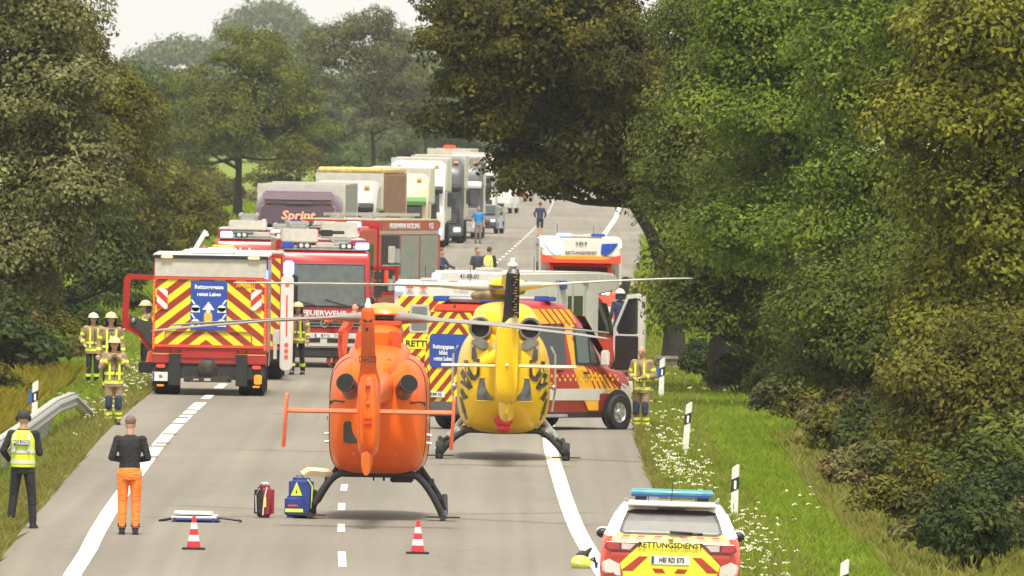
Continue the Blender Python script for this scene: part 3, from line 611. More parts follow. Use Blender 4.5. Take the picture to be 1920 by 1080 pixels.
def equipment_truck():
    t = thing('fire_truck', 'fire service equipment truck with red and yellow chevron rear and blue rescue lane poster', 'fire truck')
    W = 1.265; s = 84.8
    m = MB(); m.box((-W, W), (.05, 5.0), (.93, 3.06)); body = m.build('body', red, t, bevel=.03)
    m = MB(); m.box((-W+.03, W-.03), (.02, .055), (2.62, 3.05)); m.build('upper_panel', lgrey, t, bevel=.01)
    m = MB(); m.box((-W-.01, W+.01), (0, 5.02), (3.065, 3.13)); rf = m.build('roof', mat('pale_roof', (.72, .72, .68), .4), t, bevel=.02)
    m = MB(); m.box((-W, W), (-.03, .03), (3.03, 3.10)); m.build('gutter', black, rf, bevel=.01)
    for x in (-.97, .95): light_lens('', (x-.13, x+.13), (-.06, .0), (3.03, 3.09), mat('warm_marker_lamp', (.9, .4, .2), .3, emit=(1, .5, .25), es=1.2), rf, 'marker_lamp')
    # chevron foil
    m = MB(); m.box((-W+.02, W-.06), (.03, .048), (1.12, 2.58)); ch = m.build('chevron_foil', M_chev(-.08, .36, .78), body)
    m = MB(); m.box((-W+.0, -W+.05), (.005, .03), (1.0, 2.6)); m.box((W-.07, W-.01), (.005, .03), (1.0, 2.6)); m.box((-W, W), (.0, .03), (2.56, 2.61)); m.box((-W, W), (.0, .03), (1.06, 1.12)); m.build('edge_trim', dayred, body, bevel=.008)
    m = MB()
    for k in range(18):
        z = 1.05+k*.085
        for x in (-W+.015, W-.05): m.box((x, x+.02), (-.001, .004), (z, z+.05))
    m.build('reflector_strip', amber, body)
    m = MB()
    for x in (-.98, .93): m.box((x-.01, x+.01), (-.005, .03), (1.08, 1.42))
    m.box((-.98, .93), (-.005, .03), (1.41, 1.425)); m.build('tail_lift_seam', mat('foil_edge', (.35, .08, .02), .5), body)
    # blue poster with print
    ps = MB(); ps.box((-.43, .37), (-.004, .03), (1.45, 2.54)); po = ps.build('poster', blueposter, body)
    wp = mat('white_print', (.78, .80, .84), .5)
    text('Rettungsgasse', .125, (-.03, -.008, 2.40), wp, po, bold=.004, sx=.9); text('rettet Leben', .115, (-.03, -.008, 2.24), wp, po, bold=.004, sx=.9)
    m = MB(); pr = lambda pts: m.prism(pts, 'y', -.009, -.003)
    pr([(-.17, 1.90), (.10, 1.90), (-.035, 2.08)]); pr([(-.08, 1.90), (.01, 1.90), (.01, 1.82), (-.08, 1.82)])
    for sx in (-1, 1):
        cx = -.03+sx*.29
        for cz in (1.93, 1.62):
            pr([(cx+.09*math.cos(a), cz+.075*math.sin(a)) for a in [2*math.pi*k/14 for k in range(14)]]); pr([(cx-.10, cz-.09), (cx+.10, cz-.09), (cx+.08, cz+.02), (cx-.08, cz+.02)])
            q = (cx+sx*.02, cz+.09); pr([(q[0]-.02, q[1]), (q[0]+.02, q[1]), (q[0]+sx*.07+.02, q[1]+.10), (q[0]+sx*.07-.02, q[1]+.10)])
    m.build('poster_figures', wp, po)
    m = MB(); m.prism(rrect(-.13, .05, 1.56, 1.84, .05), 'y', -.010, -.003); m.build('poster_vehicle', chevron('mini_check', (.85, .3, .05), (.75, .65, .1), .07, -.04, 1), po)
    for x, sg in ((-1.06, 1), (1.02, -1)):
        m = MB(); m.prism(rrect(x-.12, x+.12, 1.90, 2.36, .03), 'y', -.003, .02); m.build('warning_panel', chevron('red_white_foil%d' % sg, (.78, .74, .70), (.62, .03, .03), .30, -2.0*sg, .9), body)
    text('30-68-01', .17, (.78, .012, 2.46), mat('orange_print', (.9, .35, .03), .5), body, sx=.72, bold=.004)
    # lower red step, chassis, dark gear
    m = MB(); m.box((-W, W), (.0, .5), (.70, .93)); m.box((-.62, .60), (-.03, .05), (.82, .97)); m.build('step_beam', red, t, bevel=.02)
    m = MB(); m.box((-W+.02, W-.02), (-.01, .02), (.90, .925)); m.build('reflector_line', dayorg, t)
    m = MB(); m.box((-W+.02, W-.02), (.04, .7), (.36, .70)); m.box((-.4, .4), (.3, 6.5), (.5, .95)); m.build('chassis', dark, t, bevel=.02)
    for x in (-.76, .72):
        m = MB(); m.box((x-.13, x+.13), (-.10, .04), (.22, .92)); m.tube([(x-.1, -.08, .95), (x-.1, -.08, 1.02)], .02, 8); m.tube([(x+.1, -.08, .95), (x+.1, -.08, 1.02)], .02, 8); m.build('lift_arm', black, t, bevel=.03)
    m = MB(); m.lathe([(.001, -.06), (.10, -.06), (.16, -.02), (.22, 0), (.22, .1)], (-.03, 0.0, .60), 'y', 20); m.box((-.55, .5), (-.04, .04), (.30, .42)); m.tube([(-.5, -.02, .44), (-.5, -.06, .36), (-.44, -.06, .36)], .02, 6); m.tube([(.42, -.02, .44), (.42, -.06, .36), (.48, -.06, .36)], .02, 6)
    m.build('tow_coupling', mat('coupling_iron', (.05, .045, .04), .6, .4, var=.4, bump=.4), t)
    for sx in (-1, 1):
        x = sx*1.06
        light_lens('', (x-.11, x+.09), (-.03, .05), (.60, .68), redl, t, 'tail_light'); light_lens('', (x-.09, x+.07), (-.02, .05), (.19+.0, .235), amber, t, 'reflector')
    light_lens('', (1.0, 1.17), (-.03, .03), (.26, .48), amber, t, 'amber_plate')
    numplate(t, (-1.08, -.02, .41), 'SE-', .34, .2, size=.085)
    m = MB(); m.box((-.62, -.56), (-.045, -.04), (.30, .38)); m.box((-.34, -.22), (-.045, -.04), (.34, .37)); m.box((-.10, .04), (-.045, -.04), (.33, .38)); m.build('data_label', lgrey, t)
    for sx in (-1, 1): wheel(t, sx*1.22, .95, .46, .27, sx, dual=True); wheel(t, sx*1.2, 5.6, .46, .30, sx)
    for sx in (-1, 1):
        m = MB(); m.box((sx*1.22-.05 if sx > 0 else -1.26, 1.26 if sx > 0 else -1.17), (.25, .32), (.10, .55)); m.build('mud_flap', black, t)
    # cab with its left door standing open
    m = MB(); m.loft([[Vector((x, y, z)) for x, y in ((-w_, 5.1), (w_, 5.1), (w_, yf-.15), (w_-.2, yf), (-w_+.2, yf), (-w_, yf-.15))] for z, w_, yf in ((.55, 1.22, 7.1), (1.5, 1.24, 7.15), (2.4, 1.18, 6.95), (2.75, 1.1, 6.6))]); m.build('cab', red, t, bevel=.03)
    dm = MB(); X0, X1 = -1.28, -2.06
    out = [(-1.26, 2.56), (-1.98, 2.60), (-2.06, 2.50), (-2.10, 1.45), (-2.02, 1.36), (-1.72, 1.20), (-1.50, .90), (-1.30, .85)]
    inn = [(-1.34, 2.46), (-1.88, 2.48), (-1.92, 2.42), (-1.95, 1.62), (-1.88, 1.62), (-1.62, 1.54), (-1.4, 1.5), (-1.34, 1.5)]
    vs = []
    for y in (5.75, 5.85): vs += [(a, y, b_) for a, b_ in out]+[(a, y, b_) for a, b_ in inn]
    n = len(out); fs = []
    for i in range(n):
        j = (i+1) % n; fs += [(i, j, n+j, n+i), (2*n+i, 3*n+i, 3*n+j, 2*n+j), (i, 2*n+i, 2*n+j, j), (n+i, n+j, 3*n+j, 3*n+i)]
    dm._a(vs, fs); dr = dm.build('door', red, t, sharp=30, label='red cab door swung open')
    m = MB(); m.prism([(-1.34, 1.52), (-1.62, 1.56), (-1.90, 1.66), (-1.93, 1.50), (-1.66, 1.30), (-1.46, 1.02), (-1.32, .95)], 'y', 5.70, 5.76); m.ell((-1.82, 5.69, 1.55), (.05, .03, .06), 10, 0); m.build('door_trim', mat('door_lining', (.045, .045, .05), .6), dr, bevel=.01)
    m = MB(); m.ell((-1.83, 5.68, 1.55), (.045, .03, .06), 10); m.build('handle', mat('handle_grey', (.3, .3, .3), .4), dr)
    m = MB(); m.box((-1.70, -1.32), (5.6, 6.3), (.38, .62)); m.build('cab_step', black, t, bevel=.02)
    m = MB(); m.tube([(-1.45, 5.9, .85), (-1.5, 5.9, .6), (-1.38, 5.9, .42)], .05, 8); m.build('step_lamp', redl, t)
    # things on the roof
    m = MB(); m.box((-.5, .5), (.6, 1.6), (3.14, 3.24)); m.box((.62, .66), (.4, .6), (3.13, 3.3)); m.box((.82, .86), (.4, .6), (3.13, 3.3)); m.build('roof_hatch', mat('pale_roof', (.72, .72, .68), .4), t, bevel=.02)
    m = MB(); m.tube([(-.45, 3.0, 3.13), (-.18, 3.0, 3.62)], .05, 8); m.box((-.22, -.12), (2.9, 3.1), (3.5, 3.56)); m.build('light_mast', mat('pale_roof', (.72, .72, .68), .4), t)
    m = MB(); m.ell((-.2, 2.2, 3.20), (.12, .15, .09), 12); m.box((-.05, .25), (2.2, 2.8), (3.14, 3.28)); m.build('roof_gear', red, t, bevel=.03)
    m = MB(); m.cap((-.05, 1.0, 3.2), (.5, 1.0, 3.2), .07, .07); m.cap((.05, 1.3, 3.27), (.45, 1.3, 3.27), .06, .06, mi=1); m.build('hose_roll', [mat('hose_cream', (.7, .66, .55), .7), dayorg], t)
    light_lens('', (1.19, 1.27), (.02, .2), (2.55, 2.80), bluel, t, 'side_flasher')
    return t
et = equipment_truck(); place(et, 391, 742, R(0))

def roller(par, x, ya, yb_, z0, z1, sx, name='roller_shutter'):
    """slatted shutter on the flank at x, sx = outward side"""
    m = MB(); m.box((x-.01 if sx > 0 else x, x+.012 if sx > 0 else x+.01), (ya, yb_), (z0, z1)); o = m.build(name, shut, par)
    m = MB(); nsl = int((z1-z0)/.045)
    for k in range(nsl): z = z0+(k+.1)*(z1-z0)/nsl; m.box((x+sx*.010, x+sx*.018), (ya+.01, yb_-.01), (z, z+.032))
    st = m.build('shutter_slats', shut, o); st['kind'] = 'stuff'
    m = MB(); m.box((x+sx*.01, x+sx*.05), (ya+.02, yb_-.02), (z0+.02, z0+.07)); m.build('shutter_bar', alu, o, bevel=.01)
    return o
def fire_engine(name, label, W=1.22, L=7.2, H=3.1, open_locker=False, front_text='FEUERWEHR', roofc=None, lit=(1, 0), grp=None, cl=2.9, white_bumper=True):
    """crew-cab fire engine; nose +Y"""
    t = thing(name, label, 'fire engine', group=grp); cy = L-cl
    # body box
    m = MB(); m.box((-W, W), (.05, cy-.05), (.75, H)); m.build('body', red, t, bevel=.03)
    m = MB(); m.box((-W+.02, W-.02), (.1, cy-.1), (H, H+.05)); rf = m.build('roof_deck', roofc or lgrey, t, bevel=.02)
    # cab: side profile
    zc = H-.22
    prof = [(cy, .55), (L-.05, .55), (L, .8), (L, 1.30), (L-.04, 1.45), (L-.20, zc-.28), (L-.34, zc-.06), (L-.55, zc), (cy, zc)]
    rings = []
    for x in (-W+.02, -W+.06, W-.06, W-.02):
        k = .0 if abs(x) < W-.04 else .03
        rings.append([Vector((x, y-(k if y > cy else 0), z-(k if z > zc-.1 else 0))) for y, z in prof])
    m = MB(); m.loft(rings); cab = m.build('cab', red, t, bevel=.02)
    # windscreen, following the raked front
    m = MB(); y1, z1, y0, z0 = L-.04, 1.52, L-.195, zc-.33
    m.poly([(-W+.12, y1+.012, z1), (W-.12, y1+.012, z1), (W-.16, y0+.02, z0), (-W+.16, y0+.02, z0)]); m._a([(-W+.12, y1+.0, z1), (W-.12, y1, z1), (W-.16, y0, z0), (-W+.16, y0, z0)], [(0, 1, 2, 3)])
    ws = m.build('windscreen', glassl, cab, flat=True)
    m = MB()
    for x0 in (-.55, .25): m.tube([(x0, y1+.03, z1+.02), (x0+.55, y1+.005, z1+.16)], .012, 5)
    m.build('wiper', black, ws)
    m = MB(); q = .02
    m.tube([(-W+.12, y1+q, z1), (W-.12, y1+q, z1), (W-.16, y0+q, z0), (-W+.16, y0+q, z0), (-W+.12, y1+q, z1)], .018, 5); m.build('windscreen_seal', black, ws)
    # lower front
    m = MB(); m.box((-W+.12, W-.12), (L-.01, L+.012), (.98, 1.24)); gr = m.build('grille', black, cab, bevel=.01)
    m = MB()
    for k in range(3): m.box((-W+.2, W-.2), (L+.012, L+.02), (1.02+.08*k, 1.035+.08*k))
    m.build('grille_slats', alu, gr)
    m = MB(); m.lathe([(.105, .0), (.105, .02), (.085, .02), (.085, .0)], (0, L+.014, 1.10), 'y', 24, caps=False)
    for k in range(3):
        a = R(90+120*k); m.poly([(.09*math.cos(a), L+.03, 1.10+.09*math.sin(a)), (.014*math.cos(a+1.2), L+.03, 1.10+.014*math.sin(a+1.2)), (.014*math.cos(a-1.2), L+.03, 1.10+.014*math.sin(a-1.2))])
    m.build('star_emblem', alu, gr, flat=True)
    m = MB(); m.box((-W+.03, W-.03), (L-.25, L+.08), (.50, .86)); bm_ = m.build('bumper', white if white_bumper else grey, t, bevel=.04)
    m = MB()
    for x in (-.6, -.22, .26, .62): m.box((x-.16, x+.16), (L+.07, L+.09), (.62, .74))
    m.build('bumper_opening', black, bm_, bevel=.01)
    m = MB(); m.box((-W+.03, W-.03), (L-.2, L+.03), (.25, .52)); m.build('skirt', dark, t, bevel=.03)
    for sx in (-1, 1):
        m = MB(); m.box((sx*.98-.14, sx*.98+.14), (L+.02, L+.09), (.66, .80)); hl = m.build('headlight', lampw, bm_, bevel=.02)
        m = MB(); m.box((sx*(W+.18)-.09, sx*(W+.18)+.09), (L-.22, L-.14), (1.75, 2.15)); m.box((sx*(W+.18)-.09, sx*(W+.18)+.09), (L-.22, L-.14), (2.2, 2.38)); m.tube([(sx*(W-.04), L-.25, 2.45), (sx*(W+.18), L-.18, 2.42), (sx*(W+.18), L-.18, 1.75)], .018, 6); m.build('mirror', black, cab, bevel=.02)
        m = MB(); m.prism([(L-1.35, 1.5), (L-.35, 1.5), (L-.48, 2.45), (L-1.35, 2.45)], 'x', sx*(W-.0)-.012, sx*(W-.0)+.012); m.build('side_window', glass, cab, bevel=.005)
        if cl > 2: m = MB(); m.box((sx*W-.012, sx*W+.012), (cy+.25, L-1.5), (1.55, 2.4)); m.build('side_window', glass, cab, bevel=.005)
        wheel(t, sx*W, 1.75, .48, .28, sx, dual=True); wheel(t, sx*W, L-1.25, .48, .30, sx)
    text(front_text, .17, (0, L+.016, 1.34), mat('white_print', (.78, .80, .84), .5), cab, rz=180, sx=1.15, bold=.004)
    numplate(bm_, (0, L+.09, .80), 'SE F 112', .48, .10, rz=180, size=.08)
    # roof light bar and gear
    m = MB(); m.box((-W+.1, W-.1), (L-.75, L-.42), (zc+.005, zc+.05)); lb = m.build('light_bar', alu, cab, bevel=.01)
    m = MB(); m.box((-.22, .22), (L-.72, L-.42), (zc+.05, zc+.20)); m.box((-.78, .78), (L-.66, L-.5), (zc+.05, zc+.12)); m.build('loudspeaker', lgrey, lb, bevel=.03)
    for i, sx in enumerate((-1, 1)):
        mm = (bluew if lit[i] else blueg)
        light_lens('', (sx*.92-.16, sx*.92+.16), (L-.74, L-.40), (zc+.04, zc+.20), mm, lb, 'blue_light')
        light_lens('', (sx*.52-.17, sx*.52+.17), (L-.70, L-.395), (zc+.05, zc+.18), mat('lamp_cluster_grey', (.10, .10, .11), .3, .4, var=.6, scale=14), lb, 'lamp_cluster')
        for dx in (-.07, .07):
            m = MB(); m.lathe([(.05, -.01), (.05, .01), (.001, .012)], (sx*.52+dx, L-.39, zc+.115), 'y', 12); m.build('lamp', lampw, lb)
    m = MB(); m.box((-W+.2, W-.2), (cy+.2, L-1.0), (zc, zc+.06)); m.build('cab_roof_panel', roofc or lgrey, cab, bevel=.02)
    # flank lockers
    for sx in (-1, 1):
        ys = [.25, (cy-.2)*.36, (cy-.2)*.68, cy-.2]
        for k in range(3):
            if open_locker and sx == open_locker and k == 2: continue
            roller(t, sx*W, ys[k]+.05, ys[k+1]-.03, 1.0, H-.42, sx)
        m = MB(); m.box((sx*W-.01 if sx < 0 else W, sx*W if sx < 0 else W+.015), (.1, cy-.1), (H-.38, H-.28)); m.build('shutter_housing', shut, t)
    # rear
    m = MB(); m.box((-W+.05, W-.05), (.03, .05), (.8, H-.1)); m.build('chevron_foil', M_chev(0, .36, .9), t)
    m = MB(); m.box((-.45, .45), (.015, .03), (1.1, H-.35)); m.build('rear_shutter', shut, t, bevel=.01)
    for sx in (-1, 1): light_lens('', (sx*1.05-.1, sx*1.05+.1), (-.01, .05), (.7, .8), redl, t, 'tail_light')
    m = MB(); m.box((-W, W), (.0, .6), (.42, .74)); m.build('rear_step', black, t, bevel=.02)
    return t, rf, cab
# V3: red fire engine facing the camera
fe3, rf3, cab3 = fire_engine('fire_engine', 'red fire engine facing the camera between the equipment truck and the orange helicopter', W=1.12, L=6.6, H=3.1, front_text='FEUERWEHR')
place(fe3, 607, 690, R(180+3), anchor=(0, 6.6, 0))
m = MB(); m.box((-.95, -.05), (1.6, 2.5), (3.15, 3.55)); m.build('roof_box', lgrey, fe3, bevel=.03); m = MB(); m.box((.10, 1.0), (3.2, 4.2), (3.05, 3.38)); m.build('roof_box', lgrey, fe3, bevel=.03)
m = MB(); m.tube([(.5, 3.0, 3.3), (-.6, 3.0, 3.3)], .05, 8); m.box((-.3, .0), (2.9, 3.3), (3.2, 3.36)); m.box((.4, .75), (2.9, 3.3), (3.2, 3.36)); m.build('roof_gear', black, fe3, bevel=.02)
def ladder(par, x, z, y0, y1, w_=.42):
    m = MB(); n = int((y1-y0)/.3)
    for s in (-1, 1): m.box((x+s*w_/2-.03, x+s*w_/2+.03), (y0, y1), (z+.1, z+.18))
    for k in range(n): m.box((x-w_/2, x+w_/2), (y0+.15+k*.3, y0+.19+k*.3), (z+.12, z+.16))
    m.box((x-w_/2, x+w_/2), (y0+.4, y0+.46), (z, z+.1)); m.box((x-w_/2, x+w_/2), (y1-.46, y1-.4), (z, z+.1)); return m.build('roof_ladder', alu, par)
ladder(fe3, .55, 3.38, .4, 3.6); ladder(fe3, -.45, 3.0, 2.6, 5.0)
# V2: engine behind the equipment truck, only its chevron corner shows
fe2, _, _ = fire_engine('fire_engine', 'fire engine mostly hidden behind the equipment truck, chevron corner and rear wheel showing', W=1.2, L=7, H=2.95)
place(fe2, 430, 712, R(0))
m = MB(); m.box((1.22, 1.46), (.3, .5), (2.45, 2.80)); m.build('blue_light', bluew, fe2, bevel=.04)
m = MB(); m.prism(rrect(1.17, 1.47, .22, 2.48, .13), 'y', -.12, -.02); pn = m.build('door_edge', white, fe2, bevel=.02)
m = MB(); m.box((1.30, 1.335), (-.13, -.12), (1.05, 2.0)); m.build('red_stripe', dayred, pn)
m = MB()
for z in (.56, .70, .84): m.lathe([(.05, -.13), (.05, -.12), (.001, -.12)], (1.32, 0, z), 'y', 14)
m.lathe([(.05, -.13), (.05, -.12), (.001, -.12)], (1.32, 0, 2.25), 'y', 14); m.build('red_reflector', redl, pn)
m = MB(); m.box((1.0, 1.16), (-.10, .0), (.85, 1.2)); m.box((1.02, 1.10), (-.12, -.02), (.5, 1.15)); m.build('locker_ladder', lgrey, fe2, bevel=.01)
# V4: engine with pale roof left of the middle
fe4, _, _ = fire_engine('fire_engine', 'red fire engine with pale roof, only its cab top visible above the equipment truck', W=1.2, L=6.8, H=3.1, lit=(1, 1), roofc=white)
place(fe4, 486, 655, R(180), anchor=(0, 6.8, 0))
m = MB(); m.cap((-.8, 5.9, 3.05), (-.3, 5.9, 3.05), .10, .1); m.build('roof_tube', lgrey, fe4); m = MB(); m.box((-.1, .9), (3.5, 4.5), (3.1, 3.36)); m.build('roof_box', lgrey, fe4, bevel=.03)
ladder(fe4, -.5, 3.1, .6, 4.2); ladder(fe4, .4, 3.36, 1.0, 4.4)
m = MB(); m.box((-.9, -.5), (5.1, 5.5), (2.9, 3.15)); m.cap((.2, 5.2, 3.0), (.8, 5.2, 3.0), .12, .12); m.build('roof_gear', black, fe4, bevel=.02)
# V5: engine at an angle with lockers on its flank
fe5, rf5, cab5 = fire_engine('fire_engine', 'red fire engine parked askew with grey roller shutters and one locker open', W=1.22, L=6.7, H=3.12, cl=1.7, open_locker=-1, lit=(1, 0), roofc=cream)
place(fe5, 591, 617, R(180-21), anchor=(0, 6.7, 0))
W5 = 1.22
m = MB(); m.box((-W5-.01, -W5+.02), (.15, 4.75), (3.12-.27, 3.12-.03)); m.build('name_board', red, fe5)
o = text('FEUERWEHR RICKLING', .20, (-W5-.016, 2.95, 2.97), mat('white_print', (.78, .80, .84), .5), fe5, rz=-90, sx=1.15, bold=.006)
o = text('112', .22, (-W5-.016, .85, 2.97), mat('white_print', (.78, .80, .84), .5), fe5, rz=-90, sx=1.1, bold=.006)
m = MB(); m.box((-W5-.012, -W5+.0), (3.35, 4.7), (1.0, 2.70)); lk = m.build('open_locker', dark, fe5)
m = MB(); m.box((-W5-.03, -W5-.013), (3.35, 4.7), (1.82, 1.86)); m.build('locker_shelf', alu, lk)
for k, (y, z, a, b_, mm) in enumerate(((3.6, 1.9, .35, .42, grey), (4.05, 1.9, .4, .5, lgrey), (4.45, 1.3, .2, .4, dayred), (3.65, 1.1, .5, .45, grey), (4.15, 1.1, .3, .35, alu))):
    m = MB(); m.box((-W5-.09, -W5-.014), (y-a/2, y+a/2), (z, z+b_)); m.build('equipment_case', mm, lk, bevel=.02)
m = MB(); m.box((-W5-.6, -W5-.02), (4.9, 4.96), (1.0, 1.08)); m.box((-W5-.6, -W5-.02), (4.9, 4.96), (1.72, 1.82)); m.box((-W5-.62, -W5-.52), (4.9, 4.96), (1.0, 1.82)); m.build('open_flap_frame', red, fe5, bevel=.01)
light_lens('', (-W5-.04, -W5+.08), (.05, .2), (2.72, 2.9), bluew, fe5, 'corner_flasher')
ladder(fe5, .4, 3.15, .5, 4.6); ladder(fe5, -.5, 3.15, .5, 4.4)
m = MB()
for x in (-.8, -.3, .2, .7): m.cap((x, 5.6, 2.98), (x+.3, 5.6, 3.0), .09, .09)
m.build('hose_roll', mat('hose_cream', (.7, .66, .55), .7), fe5)

def box_ambulance(label, W=1.05, L=6.0, H=2.72, lit=True, front=False, side_panels=True, grp=None):
    t = thing('ambulance', label, 'ambulance', group=grp); cy = L-1.9
    m = MB(); m.box((-W, W), (.03, cy), (.45, H)); body = m.build('body', white, t, bevel=.05, seg=3)
    m = MB(); m.prism([(cy-.02, H-.55), (cy+.85, H-.45), (cy+1.0, H-.25), (cy+.85, H-.04), (cy-.02, H)], 'x', -W+.03, W-.03); ov = m.build('cab_overhang', white, t, bevel=.05)
    prof = [(cy, .4), (L, .4), (L+.03, .75), (L-.05, 1.05), (L-.75, 1.28), (L-1.35, 2.12), (L-1.7, 2.25), (cy, 2.25)]
    rings = []
    for x in (-.96, -.90, .90, .96):
        k = 0 if abs(x) < .93 else .04; rings.append([Vector((x*(1 if z < 1.3 else .9), y-(k if y > cy else 0), z-k*(z > 2))) for y, z in prof])
    m = MB(); m.loft(rings); cab = m.build('cab', dayred, t, bevel=.03)
    m = MB(); m.poly([(-.80, L-.78, 1.33), (.80, L-.78, 1.33), (.74, L-1.30, 2.08), (-.74, L-1.30, 2.08)]); ws = m.build('windscreen', glass, cab, flat=True); ws.location = (0, .02, .02)
    m = MB(); m.box((-.93, .93), (L-.06, L+.09), (.32, .72)); m.build('bumper', white, cab, bevel=.05)
    m = MB(); m.box((-.45, .45), (L-.02, L+.035), (.76, .98)); m.build('grille', black, cab, bevel=.02)
    for sx in (-1, 1):
        m = MB(); m.box((sx*.74-.15, sx*.74+.15), (L-.12, L+.02), (.78, 1.02)); m.build('headlight', lampw, cab, bevel=.05)
        m = MB(); m.box((sx*1.17-.10, sx*1.17+.10), (L-1.0, L-.9), (1.25, 1.62)); m.tube([(sx*.9, L-1.0, 1.3), (sx*1.15, L-.95, 1.3)], .03, 6); m.build('mirror', black, cab, bevel=.03)
        m = MB(); m.prism([(cy+.15, 1.32), (L-.9, 1.32), (L-1.32, 2.02), (cy+.15, 2.05)], 'x', sx*.93-.012, sx*.93+.012); m.build('side_window', glass, cab)
        wheel(t, sx*W*.98, 1.3, .36, .24, sx, dual=True); wheel(t, sx*.96, L-.85, .36, .24, sx)
        # flank: red stripe, windows
        m = MB(); m.box((sx*W-.008, sx*W+.008), (.2, cy-.1), (.75, 1.15)); m.build('flank_stripe', dayred, body)
        m = MB(); m.box((sx*W-.006, sx*W+.010), (.2, cy-.1), (1.16, 1.30)); m.build('flank_stripe', mat('lime_foil', YEL, .4), body)
        for y in (1.0, 2.6):
            m = MB(); m.prism([(y, 1.6), (y+.7, 1.6), (y+.7, 2.2), (y, 2.2)], 'x', sx*W-.012, sx*W+.014); m.build('side_window', glass, body, bevel=.01)
        for y in (.4, 2.0, 3.3): light_lens('', (sx*W-.01, sx*W+.03), (y, y+.25), (H-.28, H-.2), blueg, body, 'side_flasher')
    # rear doors
    for sx in (-1, 1):
        m = MB(); m.box((sx*.02 if sx > 0 else -W+.08, W-.08 if sx > 0 else -.02), (.0, .03), (.62, H-.32)); d = m.build('rear_door', M_chev(0, .34, 1.1) if side_panels else white, body, bevel=.01)
        c = sx*.5; m = MB(); m.prism(rrect(c-.22, c+.22, 1.50, 2.12, .06), 'y', -.012, .0); wf = m.build('window_frame', lgrey, d)
        m = MB(); m.prism(rrect(c-.17, c+.17, 1.55, 2.07, .05), 'y', -.018, -.010); m.build('window_pane', mat('frosted_pane', (.17, .18, .17), .3), wf)
        light_lens('', (sx*.93-.07, sx*.93+.07), (-.02, .04), (.62, .95), redl, t, 'tail_light')
    m = MB(); m.box((-.95, .95), (-.01, .01), (1.14, 1.36)); sgn = m.build('name_board', mat('lime_foil', YEL, .4), body)
    text('RETTUNGSDIENST', .19, (0, -.014, 1.25), black, sgn, sx=1.0, bold=.005)
    m = MB(); m.box((-W, W), (-.05, .4), (.32, .5)); m.build('rear_bumper', black, t, bevel=.03)
    numplate(t, (0, -.06, .42), 'SE RK 83', size=.08)
    bm_ = bluew if lit else blueg
    for sx in (-1, 1): light_lens('', (sx*(W-.10)-.09, sx*(W-.10)+.09), (-.03, .12), (H-.22, H-.06), bm_, body, 'rear_flasher')
    for q_ in ((-.5, -.1, 1.0, 1.5), (.1, .35, .4, .8)): m = MB(); m.box(q_[:2], q_[2:], (H, H+.07)); m.build('roof_vent', lgrey, body, bevel=.02)
    for q_ in ((.6, 1.8), (-.4, 2.6)): m = MB(); m.tube([q_+(H,), q_+(H+.33,)], .008, 5); m.build('antenna', black, body)
    return t, body, cab
# V7 left ambulance seen from behind
a7, b7, c7 = box_ambulance('white ambulance with chevron rear doors partly hidden by the orange helicopter and the command van', lit=True, H=2.62)
place(a7, 826, 752, R(0))
m = MB()
for x in (-.72, -.42): m.prism([(x-.09, 2.47), (x+.09, 2.47), (x, 2.60)], 'y', -.03, -.02)
m.build('warning_triangle', dayred, a7)
text('41-83-2', .10, (.4, -.02, 2.52), black, a7, bold=.003)
# V8 ambulance parked parallel behind the command van
a8, b8, c8 = box_ambulance('white ambulance behind the command van with its passenger door wide open', L=6.0, H=2.75, W=1.06, lit=True)
place(a8, 882, 735, R(-29))
text('41-83-01', .14, (-.05, -.04, 2.62), black, a8, bold=.003); text('41.83.01', .13, (-.08, -.04, 2.49), black, a8, bold=.003)
m = MB(); Wd = .98; ax = 5.2
vs = [(1.00, 1.0), (1.00, 1.45), (1.35, 2.22), (1.62, 2.26), (1.72, 2.2), (1.74, .55), (1.68, .45), (1.1, .45)]; iv = [(1.08, 1.38), (1.08, 1.46), (1.38, 2.13), (1.60, 2.16), (1.63, 2.12), (1.64, 1.36), (1.6, 1.32), (1.12, 1.32)]
n = 8; V = []
for y in (ax, ax+.09): V += [(x, y, z) for x, z in vs]+[(x, y, z) for x, z in iv]
fs = []
for i in range(n):
    j = (i+1) % n; fs += [(i, j, n+j, n+i), (2*n+i, 3*n+i, 3*n+j, 2*n+j), (i, 2*n+i, 2*n+j, j), (n+i, n+j, 3*n+j, 3*n+i)]
m._a(V, fs); od = m.build('open_door', white, a8, sharp=30, label='white passenger door swung wide open'); od.location = (0, -.3, 0)
m = MB(); m.prism(iv, 'y', ax+.03, ax+.05); m.build('window_pane', glass, od)
m = MB(); m.prism([(1.06, .5), (1.66, .5), (1.66, 1.28), (1.06, 1.28)], 'y', ax-.03, ax); m.build('door_lining', black, od, bevel=.02)
m = MB(); m.box((1.66, 1.80), (ax-.02, ax+.10), (.45, 2.24)); m.build('door_edge', white, od, bevel=.02)
for k, y in enumerate((2.05, 2.75, 3.35)):
    m = MB(); m.box((1.06, 1.075), (y, y+.10), (.9, 2.55)); m.build('side_pillar', mat('pillar_grey', (.5, .5, .5), .4), a8, bevel=.005)
light_lens('', (1.06, 1.16), (2.2, 2.4), (2.35, 2.55), blueg, a8, 'side_flasher')
